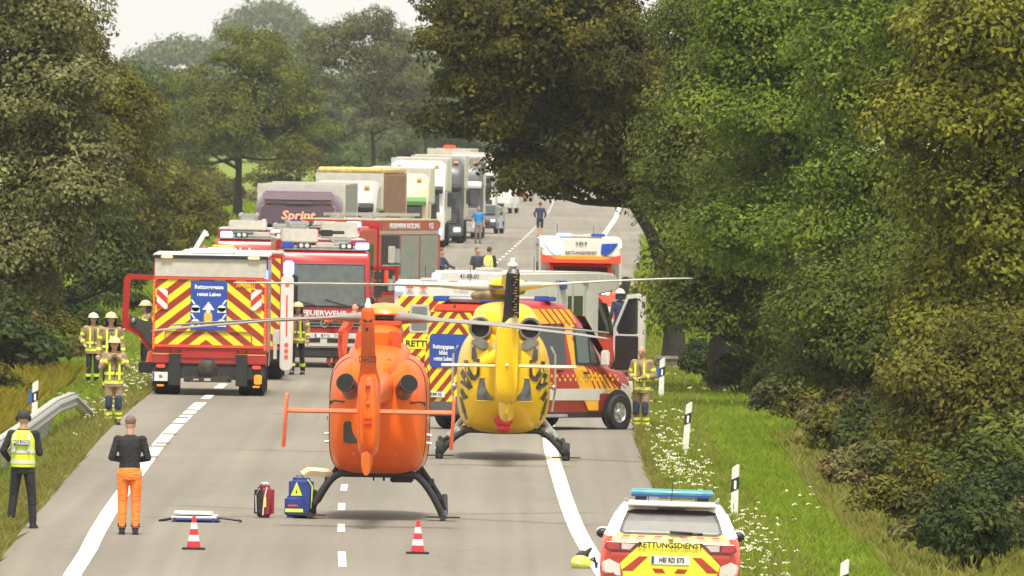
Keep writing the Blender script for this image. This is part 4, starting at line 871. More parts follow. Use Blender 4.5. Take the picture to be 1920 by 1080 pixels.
# V9 ambulance facing the camera
a9, b9, c9 = box_ambulance('white and red ambulance facing the camera with blue corner flashers, farther up the road', L=6.2, H=2.9, W=1.14, lit=False)
place(a9, 1088, 644, R(180+1), anchor=(0, 6.2, 0))
y9 = 6.2-1.9+1.0
m = MB(); m.prism([(-1.1, 2.20), (1.1, 2.20), (1.1, 2.44), (.62, 2.30), (-.62, 2.30), (-1.1, 2.44)], 'y', y9-.75, y9+.01); m.build('overhang_foil', dayred, a9, bevel=.01)
m = MB(); m.prism([(-1.06, 2.29), (1.06, 2.29), (.6, 2.40), (-.6, 2.40)], 'y', y9-.75, y9+.006); m.build('overhang_foil', dayorg, a9, bevel=.01)
m = MB(); m.box((-1.08, 1.08), (y9-.9, y9-.02), (2.36, 2.88)); fr = m.build('overhang_front', white, a9, bevel=.04)
for sx, mm in ((1, bluew), (-1, blueg)):
    m = MB(); m.prism([(sx*1.02, 2.76), (sx*.56, 2.74), (sx*.54, 2.46), (sx*.68, 2.40), (sx*.86, 2.54)], 'y', y9-.05, y9+.02); m.build('corner_flasher', mm, fr, bevel=.015)
text('4-83-9', .12, (0, y9+.012, 2.74), black, fr, rz=180, bold=.003); text('RETTUNGSDIENST', .11, (0, y9+.012, 2.48), black, fr, rz=180, sx=.95, bold=.003)
m = MB(); m.box((-.62, .62), (y9-1.0, y9-.75), (2.90, 2.98)); lb = m.build('light_bar', lgrey, a9, bevel=.03)
for sx in (-1, 1): light_lens('', (sx*.48-.2, sx*.48+.2), (y9-1.02, y9-.73), (2.93, 3.01), bluew if sx > 0 else blueg, lb, 'blue_light')
for sx in (-1, 1):
    m = MB(); m.box((sx*1.24-.11, sx*1.24+.11), (5.2, 5.3), (1.35, 1.85)); m.build('mirror', black, a9, bevel=.04)

# V11 command van: red and yellow, parked across the lane
def command_van():
    t = thing('command_van', 'red and yellow fire command van standing across the road behind the yellow helicopter', 'van')
    L, W, H = 4.72, .93, 2.42
    lower = [(0.02, .36), (L-.35, .30), (L-.03, .42), (L, .62), (L-.04, .92), (L-.30, 1.16)]
    def half(z): return W if z < 1.22 else W-(z-1.22)*.13
    # sections along z, outline in plan
    rings = []
    for z, y0, y1, k in ((.34, .03, L-.12, .05), (.62, .0, L, .0), (.95, .0, L-.03, 0), (1.16, .0, L-.22, 0), (1.24, .0, L-.62, 0), (1.75, .03, L-1.10, 0), (2.28, .07, L-1.52, .02), (2.50, .14, L-1.80, .06), (2.60, .35, L-2.1, .16)):
        w_ = half(z)-k; r = .10 if z < 1.2 else .16
        rings.append([Vector(q+(z,)) for q in ((-w_+.06, y0), (w_-.06, y0), (w_, y0+.08), (w_, y1-.55), (w_-.06, y1-r*1.6), (w_-.26, y1-.02), (0, y1+.04), (-w_+.26, y1-.02), (-w_+.06, y1-r*1.6), (-w_, y1-.55), (-w_, y0+.08))])
    m = MB(); m.loft(rings); body = m.build('body', red, t, bevel=.02)
    # windscreen
    m = MB(); m.poly([(-.70, L-.66, 1.27), (.70, L-.66, 1.27), (.64, L-1.50, 2.24), (-.64, L-1.50, 2.24)]); ws = m.build('windscreen', glass, body, flat=True); ws.location = (0, .08, .06)
    def onf(pts, name, mm, off=.006, par=None, th=.006):
        """flat print on the right flank, outline in (y,z); split where the flank leans in"""
        mb = MB()
        def clip(ps, zc, up):
            out = []
            for i in range(len(ps)):
                a, b_ = ps[i], ps[(i+1) % len(ps)]; ia = (a[1] >= zc) == up; ib = (b_[1] >= zc) == up
                if ia: out.append(a)
                if ia != ib and abs(a[1]-b_[1]) > 1e-9: u = (zc-a[1])/(b_[1]-a[1]); out.append((a[0]+(b_[0]-a[0])*u, zc))
            return out
        for up in (True, False):
            q = clip(pts, 1.22, up)
            if len(q) > 2: mb._a([(half(z)+off, y, z) for y, z in q]+[(half(z)+off-th, y, z) for y, z in q], [tuple(range(len(q)))]+[(i, (i+1) % len(q), len(q)+(i+1) % len(q), len(q)+i) for i in range(len(q))])
        return mb.build(name, mm, par or body, flat=True)
    yel = mat('amber_foil', (.86, .42, .02), .4, var=.06)
    onf([(.12, 1.02), (.8, 1.20), (.8, 1.3), (1.0, 2.44), (.5, 2.46), (.25, 2.3)], 'amber_panel', yel)
    onf([(.9, 2.14), (2.80, 2.16), (2.62, 2.44), (.9, 2.46)], 'amber_panel', yel)
    onf([(2.38, 2.2), (2.72, 2.14), (2.95, 1.28), (3.72, 1.05), (4.28, .72), (2.85, .76), (2.55, 1.3)], 'amber_panel', yel)
    onf([(3.1, .40), (3.42, .40), (3.42, .60), (2.96, .60)], 'amber_panel', yel)
    onf([(.1, .62), (3.45, .60), (3.45, .72), (3.9, .84), (.1, .84)], 'white_band', white, off=.010)
    onf([(3.98, .50), (4.40, .34), (4.5, .35), (4.5, .85), (4.2, .95)], 'front_wing', white, off=.012)
    dr = mat('dark_red_foil', (.34, .03, .015), .4)
    mb = None
    for k in range(7):
        y = 2.60+k*.17; onf([(y, 1.88-k*.12), (y+.035, 1.88-k*.12), (y+.72, .84), (y+.68, .84)], 'slanted_stripe', dr, off=.014)
    for k in range(6):
        y = 1.6+k*.2; onf([(y, 2.45), (y+.035, 2.45), (y+.40, 2.12), (y+.36, 2.12)], 'slanted_stripe', dr, off=.014)
    # windows, each a pane in a frame
    onf([(1.06, 1.30), (2.36, 1.30), (2.36, 2.10), (1.06, 2.10)], 'side_window', glass, off=.018)
    o = onf([(2.66, 1.32), (3.50, 1.30), (3.40, 1.52), (3.06, 2.05), (2.66, 2.08)], 'window_frame', black, off=.018)
    onf([(2.72, 1.36), (3.10, 1.36), (3.10, 1.92), (3.0, 2.0), (2.72, 2.02)], 'cab_window', mat('greenish_glass', (.05, .085, .065), .1, spec=.9), off=.026, par=o)
    onf([(3.15, 1.36), (3.44, 1.35), (3.36, 1.5), (3.15, 1.82)], 'quarter_window', glass, off=.026, par=o)
    m = MB(); m.box((W+.03, W+.22), (3.42, 3.52), (1.30, 1.62)); m.box((W-.02, W+.08), (3.46, 3.52), (1.28, 1.36)); m.build('mirror', white, body, bevel=.04)
    m = MB()
    for k in range(22):
        y = .28+k*.175
        for r_, z in ((0, 1.10), (1, 1.02)):
            yy = y+.0875*r_
            if yy < 4.25: m.lathe([(.034, 0), (.034, .004), (.001, .004)], (W+.014, yy, z), 'x', 6)
    m.build('check_band', mat('amber_bright', (.92, .48, .03), .4), body)
    m = MB(); m.box((W+.012, W+.016), (.25, 1.55), (.86, .97)); 
    text('EINSATZLEITUNG', .135, (W+.018, 1.35, .915), yel, body, rz=90, sx=1.0, bold=.004)
    m = MB(); m.tube([(W+.02, 2.05, 1.20), (W+.04, 2.2, 1.20)], .02, 6); m.tube([(W+.02, 2.9, 1.16), (W+.04, 3.04, 1.16)], .022, 6); m.build('handle', black, body)
    m = MB(); m.box((W+.0, W+.10), (1.2, 2.3), (.27, .33)); m.build('side_step', alu, t, bevel=.01)
    m = MB(); m.lathe([(.46, -.0), (.46, .012), (.36, .012), (.36, 0)], (W+.008, 4.05, .36), 'x', 28, caps=False); m.lathe([(.36, .0), (.36, .006), (.01, .006)], (W+.002, 4.05, .36), 'x', 28); m.build('wheel_arch', black, body)
    for sx in (-1, 1): wheel(t, sx*(W+.08), .85, .35, .22, sx); wheel(t, sx*(W+.09), 4.05, .36, .24, sx)
    m = MB(); m.box((-W+.05, W-.05), (.05, L-.3), (.25, .42)); m.build('underbody', dark, t)
    m = MB(); m.box((-.85, .85), (L-.08, L+.06), (.30, .62)); m.build('front_bumper', white, body, bevel=.06)
    for sx in (-1, 1): light_lens('', (sx*.66-.14, sx*.66+.14), (L-.18, L+.03), (.74, .98), lampw, body, 'headlight')
    # rear doors with chevrons and blue window foil
    m = MB(); m.prism([(-W+.05, .55), (W-.05, .55), (W-.05, 1.22), (W-.21, 2.36), (-W+.21, 2.36), (-W+.05, 1.22)], 'y', -.016, .02); rd = m.build('rear_doors', M_chev(0.0, .30, 1.0), body, bevel=.01); rd.rotation_euler.x = 0
    m = MB(); m.prism(rrect(-.72, .76, 1.24, 1.92, .10), 'y', -.028, -.01); rw = m.build('rear_window_poster', blueposter, rd)
    wp = mat('white_print', (.78, .80, .84), .5)
    for k, (s_, z) in enumerate((('Rettungsgasse', 1.66), ('bildet', 1.54), ('rettet Leben', 1.42))): text(s_, .12, (-.36, -.032, z), wp, rw, sx=.8, bold=.003)
    m = MB(); m.prism([(.30+.07*math.cos(a), 1.62+.06*math.sin(a)) for a in [k*math.pi/6 for k in range(12)]], 'y', -.034, -.027); m.prism([(.24, 1.78), (.30, 1.68), (.34, 1.68), (.27, 1.80)], 'y', -.034, -.027); m.prism([(.36, 1.45), (.48, 1.28), (.55, 1.28), (.42, 1.48)], 'y', -.034, -.027); m.build('poster_figures', wp, rw)
    m = MB(); m.prism([(-W+.22, 2.37), (W-.22, 2.37), (W-.32, 2.52), (-W+.32, 2.52)], 'y', .0, .12); m.build('rear_top', dayred, body, bevel=.03)
    m = MB(); m.box((-.72, .74), (.16, .38), (2.57, 2.69)); lb = m.build('light_bar', mat('light_bar_smoke', (.36, .38, .42), .2), t, bevel=.05, seg=3)
    for sx in (-1, 1): light_lens('', (sx*.60-.2, sx*.60+.2), (.14, .40), (2.575, 2.68), blueg, lb, 'blue_light')
    m = MB(); m.ell((-.12, .05, 2.47), (.07, .06, .05), 10); m.build('rear_camera', black, body)
    m = MB(); m.box((-.6, .7), (2.0, 2.25), (2.60, 2.68)); lb2 = m.build('front_light_bar', mat('light_bar_clear', (.70, .62, .62), .2), t, bevel=.04)
    light_lens('', (.34, .72), (1.98, 2.27), (2.60, 2.69), blueg, lb2, 'blue_light')
    m = MB(); m.box((-W+.02, W-.02), (-.10, .1), (.30, .56)); rb = m.build('rear_bumper', mat('bumper_grey', (.09, .09, .09), .5), body, bevel=.04)
    numplate(rb, (-.55, -.04, .70), 'SE RW 112', .5, .11, size=.085)
    for sx in (-1, 1): light_lens('', (sx*.84-.06, sx*.84+.06), (-.04, .02), (.75, 1.15), redl, body, 'tail_light')
    return t
cv = command_van(); place(cv, 857, 806, R(-38))
# ------------------------------------------------------------------ rescue car, nearest the camera
def rescue_car():
    t = thing('rescue_car', 'rescue service estate car in the foreground with blue light bar and chevron tailgate', 'car')
    L = 4.5
    ring = []
    # body below the windows: plan sections at heights
    for z, w_, y0, y1 in ((.22, .80, .10, L-.15), (.40, .92, .02, L-.02), (.62, .95, 0, L), (.80, .945, .02, L-.02), (.98, .925, .07, L-.2), (1.06, .90, .12, L-.6)):
        rr = .18; ring.append([Vector((x, y, z)) for x, y in ((-w_+.26, y0), (w_-.26, y0), (w_-.06, y0+.10), (w_, y0+.35), (w_, y1-.7), (w_-.10, y1-.2), (w_-.4, y1), (-w_+.4, y1), (-w_+.10, y1-.2), (-w_, y1-.7), (-w_, y0+.35), (-w_+.06, y0+.10))])
    m = MB(); m.loft(ring); body = m.build('body', dayred, t, bevel=.015, sharp=55)
    # greenhouse
    ring = []
    for z, w_, y0, y1 in ((1.05, .885, .13, L-1.35), (1.15, .86, .17, L-1.55), (1.32, .80, .28, L-1.95), (1.50, .72, .42, L-2.25), (1.60, .66, .55, L-2.45), (1.645, .58, .75, L-2.7)):
        ring.append([Vector((x, y, z)) for x, y in ((-w_+.18, y0), (w_-.18, y0), (w_-.03, y0+.10), (w_, y0+.30), (w_, y1-.3), (w_-.12, y1-.05), (w_-.3, y1), (-w_+.3, y1), (-w_+.12, y1-.05), (-w_, y1-.3), (-w_, y0+.30), (-w_+.03, y0+.10))])
    m = MB(); m.loft(ring); gh = m.build('cabin', mat('car_white_pink', (.80, .74, .70), .25, coat=.6), t, bevel=.01, sharp=60)
    m = MB(); m.box((-.60, .60), (.30, .62), (1.575, 1.625)); m.prism([(.30, 1.60), (.62, 1.655), (.62, 1.60), (.34, 1.57)], 'x', -.60, .60); m.build('spoiler', mat('car_white_pink', (.80, .74, .70), .25, coat=.6), gh, bevel=.02)
    # rear window, sloping with the hatch
    def hatch(pts, off, name, mm, par, thick=.01):
        """outline (x,z) on the sloping hatch"""
        def yy(z):
            tab = ((.50, 0), (.62, 0), (.80, .02), (.98, .07), (1.06, .13), (1.15, .17), (1.32, .28), (1.50, .42), (1.6, .55))
            for (a, ya), (b_, yb2) in zip(tab, tab[1:]):
                if a <= z <= b_: return ya+(yb2-ya)*(z-a)/(b_-a)
            return 0 if z < .5 else .55
        mb = MB(); n = len(pts)
        # subdivide by height so the print follows the bend
        zs = [.62, .80, .98, 1.06, 1.15, 1.32, 1.50]
        def clip(ps, zc, up):
            out = []
            for i in range(len(ps)):
                a, b_ = ps[i], ps[(i+1) % len(ps)]; ia = (a[1] >= zc-1e-9) if up else (a[1] <= zc+1e-9); ib = (b_[1] >= zc-1e-9) if up else (b_[1] <= zc+1e-9)
                if ia: out.append(a)
                if ia != ib and abs(a[1]-b_[1]) > 1e-9: u = (zc-a[1])/(b_[1]-a[1]); out.append((a[0]+(b_[0]-a[0])*u, zc))
            return out
        lim = [-1]+zs+[9]
        for a, b_ in zip(lim, lim[1:]):
            q = clip(clip(pts, a, True), b_, False)
            if len(q) > 2 and max(z for x, z in q)-min(z for x, z in q) > 1e-4:
                mb._a([(x, yy(z)-off, z) for x, z in q]+[(x, yy(z)-off+thick, z) for x, z in q], [tuple(range(len(q)))]+[(i, (i+1) % len(q), len(q)+(i+1) % len(q), len(q)+i) for i in range(len(q))])
        return mb.build(name, mm, par, flat=True)
    wl = [(-.66, 1.10), (.66, 1.10), (.70, 1.14), (.66, 1.30), (.60, 1.48), (.50, 1.515), (-.50, 1.515), (-.60, 1.48), (-.66, 1.30), (-.70, 1.14)]
    sl = hatch(wl, .012, 'window_seal', black, gh)
    hatch([(-.62, 1.125), (.62, 1.125), (.655, 1.15), (.62, 1.30), (.56, 1.44), (.40, 1.41), (-.40, 1.41), (-.56, 1.44), (-.62, 1.30), (-.655, 1.15)], .018, 'rear_window', mat('grey_reflecting_glass', (.17, .165, .16), .12, spec=.9), sl)
    m = MB(); m.cap((.0, .10, 1.15), (.28, .12, 1.14), .022, .016); m.cap((.25, .12, 1.14), (.42, .13, 1.135), .009); m.build('rear_wiper', black, gh)
    m = MB(); m.box((-.20, .20), (.37, .42), (1.52, 1.545)); m.build('brake_light', mat('brake_light_dark', (.10, .01, .01), .25), gh, bevel=.01)
    # yellow hatch with red slants
    ye = mat('lime_foil', YEL, .4)
    hp = hatch([(-.82, .90), (-.78, 1.06), (-.66, 1.14), (-.64, 1.085), (.64, 1.085), (.66, 1.14), (.78, 1.06), (.82, .90), (.70, .80), (.62, .50), (-.62, .50), (-.70, .80)], .010, 'tailgate_foil', ye, body)
    dr = mat('dark_red_foil', (.34, .03, .015), .4)
    for sx in (-1, 1):
        for a in (.15, .38, .58):
            hatch([(sx*a, 1.025), (sx*(a+.12), 1.025), (sx*(a+.06), 1.08), (sx*(a-.04), 1.08)][::sx], .016, 'slanted_stripe', dr, hp)
        hatch([(sx*.30, .80), (sx*.42, .80), (sx*.66, .60), (sx*.50, .60)][::sx], .016, 'slanted_stripe', dr, hp)
        hatch([(sx*.52, .86), (sx*.80, .86), (sx*.80, .70), (sx*.70, .68)][::sx], .016, 'slanted_stripe', dr, hp)
        hatch([(sx*.10, .64), (sx*.24, .64), (sx*.20, .58), (sx*.06, .58)][::sx], .016, 'slanted_stripe', dr, hp)
        # lamp clusters
        tl = hatch([(sx*.40, .985), (sx*.86, .99), (sx*.90, .90), (sx*.84, .86), (sx*.52, .865)][::sx], .03, 'tail_light', mat('tail_lamp_dark', (.12, .02, .02), .15, var=.3, scale=20), body, .04)
        hatch([(sx*.47, .965), (sx*.66, .97), (sx*.66, .89), (sx*.55, .885)][::sx], .036, 'clear_lens', mat('smoky_lens', (.42, .36, .34), .15), tl)
        hatch([(sx*.69, .975), (sx*.85, .975), (sx*.87, .91), (sx*.83, .88), (sx*.69, .885)][::sx], .036, 'red_lens', mat('ruby_lens', (.30, .03, .03), .15), tl)
        m = MB(); m.ell((sx*.93, 2.85, 1.02), (.085, .06, .07), 14); m.build('mirror', black, body); 
        m = MB(); m.ell((sx*.93, 2.90, 1.04), (.09, .05, .07), 14); m.tube([(sx*.86, 2.9, 1.06), (sx*.98, 2.88, 1.08)], .03, 6); m.build('mirror_cap', white, body)
        m = MB(); m.loft([[Vector((sx*(w_+.004), y, z)) for y, z in q] for w_, q in ()] or [[Vector((sx*.895, .55, 1.08)), Vector((sx*.75, .75, 1.46)), Vector((sx*.74, 2.0, 1.46)), Vector((sx*.895, 2.7, 1.08))], [Vector((sx*.885, .55, 1.08)), Vector((sx*.74, .75, 1.46)), Vector((sx*.73, 2.0, 1.46)), Vector((sx*.885, 2.7, 1.08))]]); m.build('side_window', glass, gh)
        wheel(t, sx*.93, .85, .36, .22, sx); wheel(t, sx*.93, 3.55, .36, .22, sx)
        m = MB(); m.prism([(sx*x, z) for x, z in ((.64, .50), (.90, .56), (.93, .70), (.80, .76), (.66, .70))], 'y', -.012, .3); m.build('bumper_corner', white, body, bevel=.02)
        m = MB(); m.prism([(sx*x, z) for x, z in ((.70, .30), (.84, .36), (.86, .56), (.74, .60))], 'y', -.03, .2); m.build('rear_reflector', mat('ruby_lens', (.30, .03, .03), .15), body, bevel=.02)
        m = MB(); m.tube([(sx*.60, .8, 1.64), (sx*.63, 1.4, 1.655), (sx*.60, 1.9, 1.65)], .018, 6); m.build('roof_rail', mat('rail_grey', (.2, .2, .2), .4), gh)
    text('RETTUNGSDIENST', .105, (0, .0, .955), black, hp, sx=1.0, bold=.004)
    m = MB(); m.ell((0, .07, 1.045), (.05, .02, .02), 14); m.build('badge', alu, hp)
    numplate(body, (0, -.01, .755), 'HEI RD 573', .52, .115, size=.09)
    m = MB(); m.box((-.62, .62), (-.03, .2), (.30, .56)); bp_ = m.build('rear_bumper', mat('bumper_silver', (.55, .54, .50), .4), body, bevel=.03)
    m = MB(); m.box((-.07, .07), (-.035, -.03), (.52, .535)); m.box((-.55, -.2), (-.035, -.03), (.46, .49)); m.build('bumper_detail', mat('detail_grey', (.3, .3, .28), .5), bp_)
    text('40-10-02', .085, (.48, -.034, .515), mat('detail_dark', (.1, .1, .1), .5), bp_, bold=.002); text('710 1006', .075, (.48, -.034, .43), mat('detail_grey', (.3, .3, .28), .5), bp_, bold=.002)
    # light bar
    m = MB(); m.box((-.58, .58), (1.30, 1.55), (1.72, 1.80)); lb = m.build('light_bar', mat('light_bar_bluegreen', (.14, .40, .48), .2, var=.1), t, bevel=.035, seg=3)
    m = MB(); m.box((-.56, .56), (1.32, 1.53), (1.695, 1.725)); m.build('light_bar_base', mat('light_bar_deep_blue', (.03, .10, .40), .25), lb, bevel=.01)
    for sx in (-1, 1):
        m = MB(); m.box((sx*.42-.08, sx*.42+.08), (1.36, 1.5), (1.64, 1.70)); m.build('mount', black, lb, bevel=.01)
        m = MB(); m.tube([(sx*.32, .9, 1.64), (sx*.32, .9, 1.72)], .006, 5); m.build('antenna', black, t)
    m = MB(); m.tube([(0, 1.1, 1.64), (0, 1.05, 1.90)], .008, 5); m.build('antenna', black, t)
    return t
car = rescue_car()
def remap(o):
    fz = lambda z: float(np.interp(z, (-1, .25, .5, 1.10, 1.5, 1.66, 9), (-1, .25, .64, 1.235, 1.55, 1.675, 9.015)))
    for c in o.children:
        if c.type == 'MESH' and c.location.length < 1e-6:
            for v in c.data.vertices: v.co.z = fz(v.co.z)
            remap(c)
        elif c.location.length > 1e-6: c.location.z += fz(c.location.z)-c.location.z
remap(car)
Yc = FPX/139.0; q = Q(1254, 1100, Yc); car.location = (q.x, Yc, hgt(Yc)); car.rotation_euler = (0, R(.8), R(-.5))

# ------------------------------------------------------------------ queue of lorries and cars
def lorry(label, px, py, W=1.25, Hc=3.8, Hb=4.0, cabm=None, boxm=None, yaw=0, L=15.0, vis=None, lower=None, visor=True, name='lorry', grp='lorries waiting in the queue'):
    cabm = cabm or white; boxm = boxm or white; t = thing(name, label, 'lorry', group=grp); D = 2.3
    # local nose +Y at y=0 .. body towards -Y
    prof = [(-D, .5), (-.02, .5), (0, .9), (0, 1.5), (-.12, 2.5), (-.22, Hc-.9), (-.50, Hc-.35), (-1.0, Hc-.08), (-D, Hc)]
    rings = [[Vector((x, y-k*(y > -D), z-(k if z > Hc-.5 else 0))) for y, z in prof] for x, k in ((-W+.02, .16), (-W+.22, .0), (W-.22, .0), (W-.02, .16))]
    m = MB(); m.loft(rings); cab = m.build('cab', cabm, t, bevel=.04)
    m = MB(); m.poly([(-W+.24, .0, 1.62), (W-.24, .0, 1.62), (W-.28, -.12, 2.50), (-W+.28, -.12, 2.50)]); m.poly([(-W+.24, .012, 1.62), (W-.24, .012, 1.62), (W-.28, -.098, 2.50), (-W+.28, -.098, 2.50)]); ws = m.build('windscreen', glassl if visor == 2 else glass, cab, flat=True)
    if visor:
        m = MB(); m.prism([(-.12, 2.52), (.16, 2.44), (.20, 2.60), (-.1, 2.78)], 'x', -W+.1, W-.1); m.build('sun_visor', vis or black, cab, bevel=.02)
    m = MB(); m.box((-W+.2, W-.2), (-.01, .03), (.92, 1.5)); g_ = m.build('grille', lower or black, cab, bevel=.02)
    m = MB()
    for k in range(5): m.box((-W+.32, W-.32), (.03, .045), (.97+.1*k, 1.0+.1*k))
    m.build('grille_slats', mat('slat_grey', (.2, .2, .2), .4, .3), g_)
    m = MB(); m.box((-W+.02, W-.02), (-.4, .06), (.32, .86)); bp_ = m.build('bumper', lower or cabm, t, bevel=.05)
    for sx in (-1, 1):
        light_lens('', (sx*.95-.18, sx*.95+.18), (.0, .085), (.52, .76), lampw, bp_, 'headlight')
        m = MB(); m.box((sx*(W+.20)-.11, sx*(W+.20)+.11), (-.25, -.12), (1.85, 2.5)); m.tube([(sx*(W-.05), -.4, 2.55), (sx*(W+.2), -.2, 2.55), (sx*(W+.2), -.2, 1.8)], .025, 6); m.build('mirror', black, cab, bevel=.03)
        m = MB(); m.prism([(-D+.5, 1.65), (-.35, 1.65), (-.45, 2.5), (-D+.5, 2.5)], 'x', sx*(W-.02)-.012, sx*(W-.02)+.012); m.build('side_window', glass, cab)
        wheel(t, sx*W, -1.35, .50, .32, sx); wheel(t, sx*W, -L+2.5, .50, .32, sx, dual=True); wheel(t, sx*W, -L+3.8, .50, .32, sx, dual=True)
        light_lens('', (sx*.85-.1, sx*.85+.1), (-.6, -.45), (Hc-.28, Hc-.18), amber, cab, 'marker_lamp')
    m = MB(); m.box((-W, W), (-L, -D-.5), (1.15, Hb)); bx = m.build('trailer', boxm, t, bevel=.03)
    m = MB(); m.box((-.45, .45), (-L+.2, -D), (.7, 1.14)); m.build('chassis', dark, t)
    for q_ in (-D-.56, -L-.02): m = MB(); m.box((-W-.02, W+.02), (q_, q_+.12), (1.1, Hb+.02)); m.build('trailer_frame', lgrey, bx, bevel=.01)
    place(t, px, py, R(180+yaw)); return t, cab, bx
aub = mat('aubergine_paint', (.075, .042, .06), .35, coat=.4)
t1, c1, x1 = lorry('aubergine lorry cab with orange Sprint lettering and grey trailer', 555, 596, Hc=3.72, Hb=4.0, cabm=aub, boxm=mat('trailer_grey', (.23, .24, .205), .6), vis=mat('visor_lilac', (.16, .11, .14), .3, coat=.4), lower=aub, yaw=-1.2)
t1.scale = (1.05, 1, 1)
m = MB(); m.prism([(-.35, 2.78), (.10, 2.78), (.04, 3.38), (-.35, 3.44)], 'x', -1.05, 1.05); fr = m.build('roof_fairing', aub, c1, bevel=.05)
m = MB(); m.box((-.42, .34), (-.02, .06), (3.42, 3.47)); m.build('fairing_lip', mat('visor_lilac', (.16, .11, .14), .3, coat=.4), fr, bevel=.02)
m = MB(); m.prism([(-.5, 3.48), (-.02, 3.50), (-.1, 3.80), (-.6, 3.90)], 'x', -1.02, 1.02); m.build('roof_fairing', mat('visor_lilac', (.16, .11, .14), .3, coat=.4), c1, bevel=.06)
text('Sprint', .36, (0, .12, 3.08), mat('sprint_print', (.9, .42, .28), .5), fr, rz=180, sx=1.1, bold=.012, shear=.2)
for sx in (-1, 1): light_lens('', (sx*.95-.07, sx*.95+.07), (.02, .09), (2.90, 2.98), lampw, fr, 'roof_lamp')
redt = mat('lorry_red', (.30, .03, .03), .4)
t2, c2, x2 = lorry('red curtain lorry with pale cab and straw-coloured load strapped along its roof', 640, 520, Hc=3.6, Hb=3.85, cabm=mat('cab_pale_grey', (.40, .385, .36), .35, coat=.3), boxm=redt, lower=black, yaw=-4.5, L=13)
m = MB(); m.cap((-1.1, -2.9, 3.98), (1.1, -2.9, 3.98), .11, .11); m.box((-1.25, 1.25), (-12.8, -2.9), (3.87, 4.0)); m.build('load', mat('straw_load', (.62, .45, .14), .8, bump=.5, var=.2), t2, bevel=.03)
m = MB()
for k in range(16): y = -3.0-k*.6; m.box((-1.275, -1.252), (y-.5, y), (1.25, 3.75))
m.build('curtain_board', mat('brown_board', (.27, .135, .06), .7, var=.3), x2)
text('spedition', .26, (-.2, .045, 2.66), lampw, c2, rz=180, bold=.004); 
t3, c3, x3 = lorry('cream lorry with green stripe and deep windscreen behind the fire engine with shutters', 743, 500, Hc=3.7, Hb=3.9, cabm=cream, boxm=white, lower=cream, vis=mat('stripe_green', (.10, .24, .07), .4), yaw=-.5)
t4, c4, x4 = lorry('white high-roof lorry second from the right of the queue with white mirrors', 781, 464, Hc=3.9, Hb=4.0, cabm=white, boxm=white, lower=white, yaw=-.8, L=14)
t5, c5, x5 = lorry('dark grey lorry wedged behind the white high-roof lorry', 818, 456, Hc=4.0, Hb=4.05, cabm=mat('slate_paint', (.06, .065, .07), .35, coat=.4), boxm=cream, yaw=-.5, L=14)
t6, c6, x6 = lorry('dark lorry with white roof spoiler, behind the man in the blue shirt', 856, 448, Hc=3.9, Hb=3.95, cabm=mat('cab_dark', (.09, .09, .09), .4), boxm=white, lower=alu, vis=white, yaw=-.3, L=14)
t7, c7_, x7 = lorry('white lorry farthest right in the queue under the overhanging tree', 884, 428, Hc=3.85, Hb=3.9, cabm=white, boxm=white, yaw=-.2, L=13)
t8, c8_, x8 = lorry('distant cream lorry with red roof sign at the head of the queue', 834, 398, Hc=3.4, Hb=3.75, cabm=cream, boxm=cream, yaw=-3, L=12)
m = MB(); m.box((-.35, .35), (-4, -3.6), (3.76, 3.98)); m.build('roof_sign', dayred, t8, bevel=.03)

def simple_car(label, px, py, cm, van=False, yaw=0, name='parked_car', cat='car'):
    t = thing(name, label, cat, group=None if van else None); W, L, H = (.95, 5.2, 2.3) if van else (.88, 4.2, 1.45)
    m = MB()
    if van: prof = [(-L, .35), (0, .35), (.02, .7), (-.05, 1.0), (-.75, 1.25), (-1.5, H-.1), (-1.9, H), (-L, H)]
    else: prof = [(-L, .3), (0, .3), (.03, .55), (-.08, .78), (-1.0, .92), (-1.75, H-.06), (-2.3, H), (-3.4, H-.05), (-L+.05, 1.0)]
    zb = 1.0 if not van else 1.25
    m.loft([[Vector((x*(1 if z <= zb else .86), y-k*(y > -1), z-k*.5)) for y, z in prof] for x, k in ((-W, .10), (-W+.12, 0), (W-.12, 0), (W, .10))]); body = m.build('body', cm, t, bevel=.03)
    a, b_ = (prof[4], prof[5]); m = MB(); m.poly([(-W*.80, a[0]+.02, a[1]+.05), (W*.80, a[0]+.02, a[1]+.05), (W*.72, b_[0]+.03, b_[1]-.02), (-W*.72, b_[0]+.03, b_[1]-.02)]); w_ = m.build('windscreen', glass, body, flat=True); w_.location = (0, .02, .03)
    m = MB(); m.box((-W*.6, W*.6), (-.02, .045), (.42, .60)); m.build('grille', black, body, bevel=.01)
    for sx in (-1, 1):
        m = MB(); m.box((sx*W*.78-.13, sx*W*.78+.13), (-.12, .03), (.58, .74)); m.build('headlight', lampw, body, bevel=.02)
        m = MB(); m.box((sx*(W+.08)-.07, sx*(W+.08)+.07), (-1.35, -1.25), (zb-.08, zb+.08)); m.build('mirror', black, body, bevel=.02)
        m = MB(); m.prism([(-1.3, zb), (-L+.6, zb), (-L+.9, H-.18), (-1.9, H-.16)], 'x', sx*W*.90-.02, sx*W*.90+.02); m.build('side_window', glass, body)
        wheel(t, sx*W, -.8, .32, .2, sx); wheel(t, sx*W, -L+.8, .32, .2, sx)
    place(t, px, py, R(180+yaw)); return t
simple_car('dark hatchback stopped beside the lorries, right of the man in the blue shirt', 898, 438, mat('car_dark', (.04, .045, .05), .3, coat=.5), yaw=-6)
simple_car('white van ahead of the dark hatchback under the dark tree', 927, 400, white, van=True, yaw=-6, name='parked_van', cat='van')
simple_car('small red car beyond the white van under the dark tree', 960, 378, mat('car_red', (.30, .025, .03), .3, coat=.5), yaw=-8)
simple_car('silver car farthest up the road, glimpsed under the dark tree', 1100, 352, mat('car_silver', (.5, .5, .5), .3, .3, coat=.3), yaw=-6)

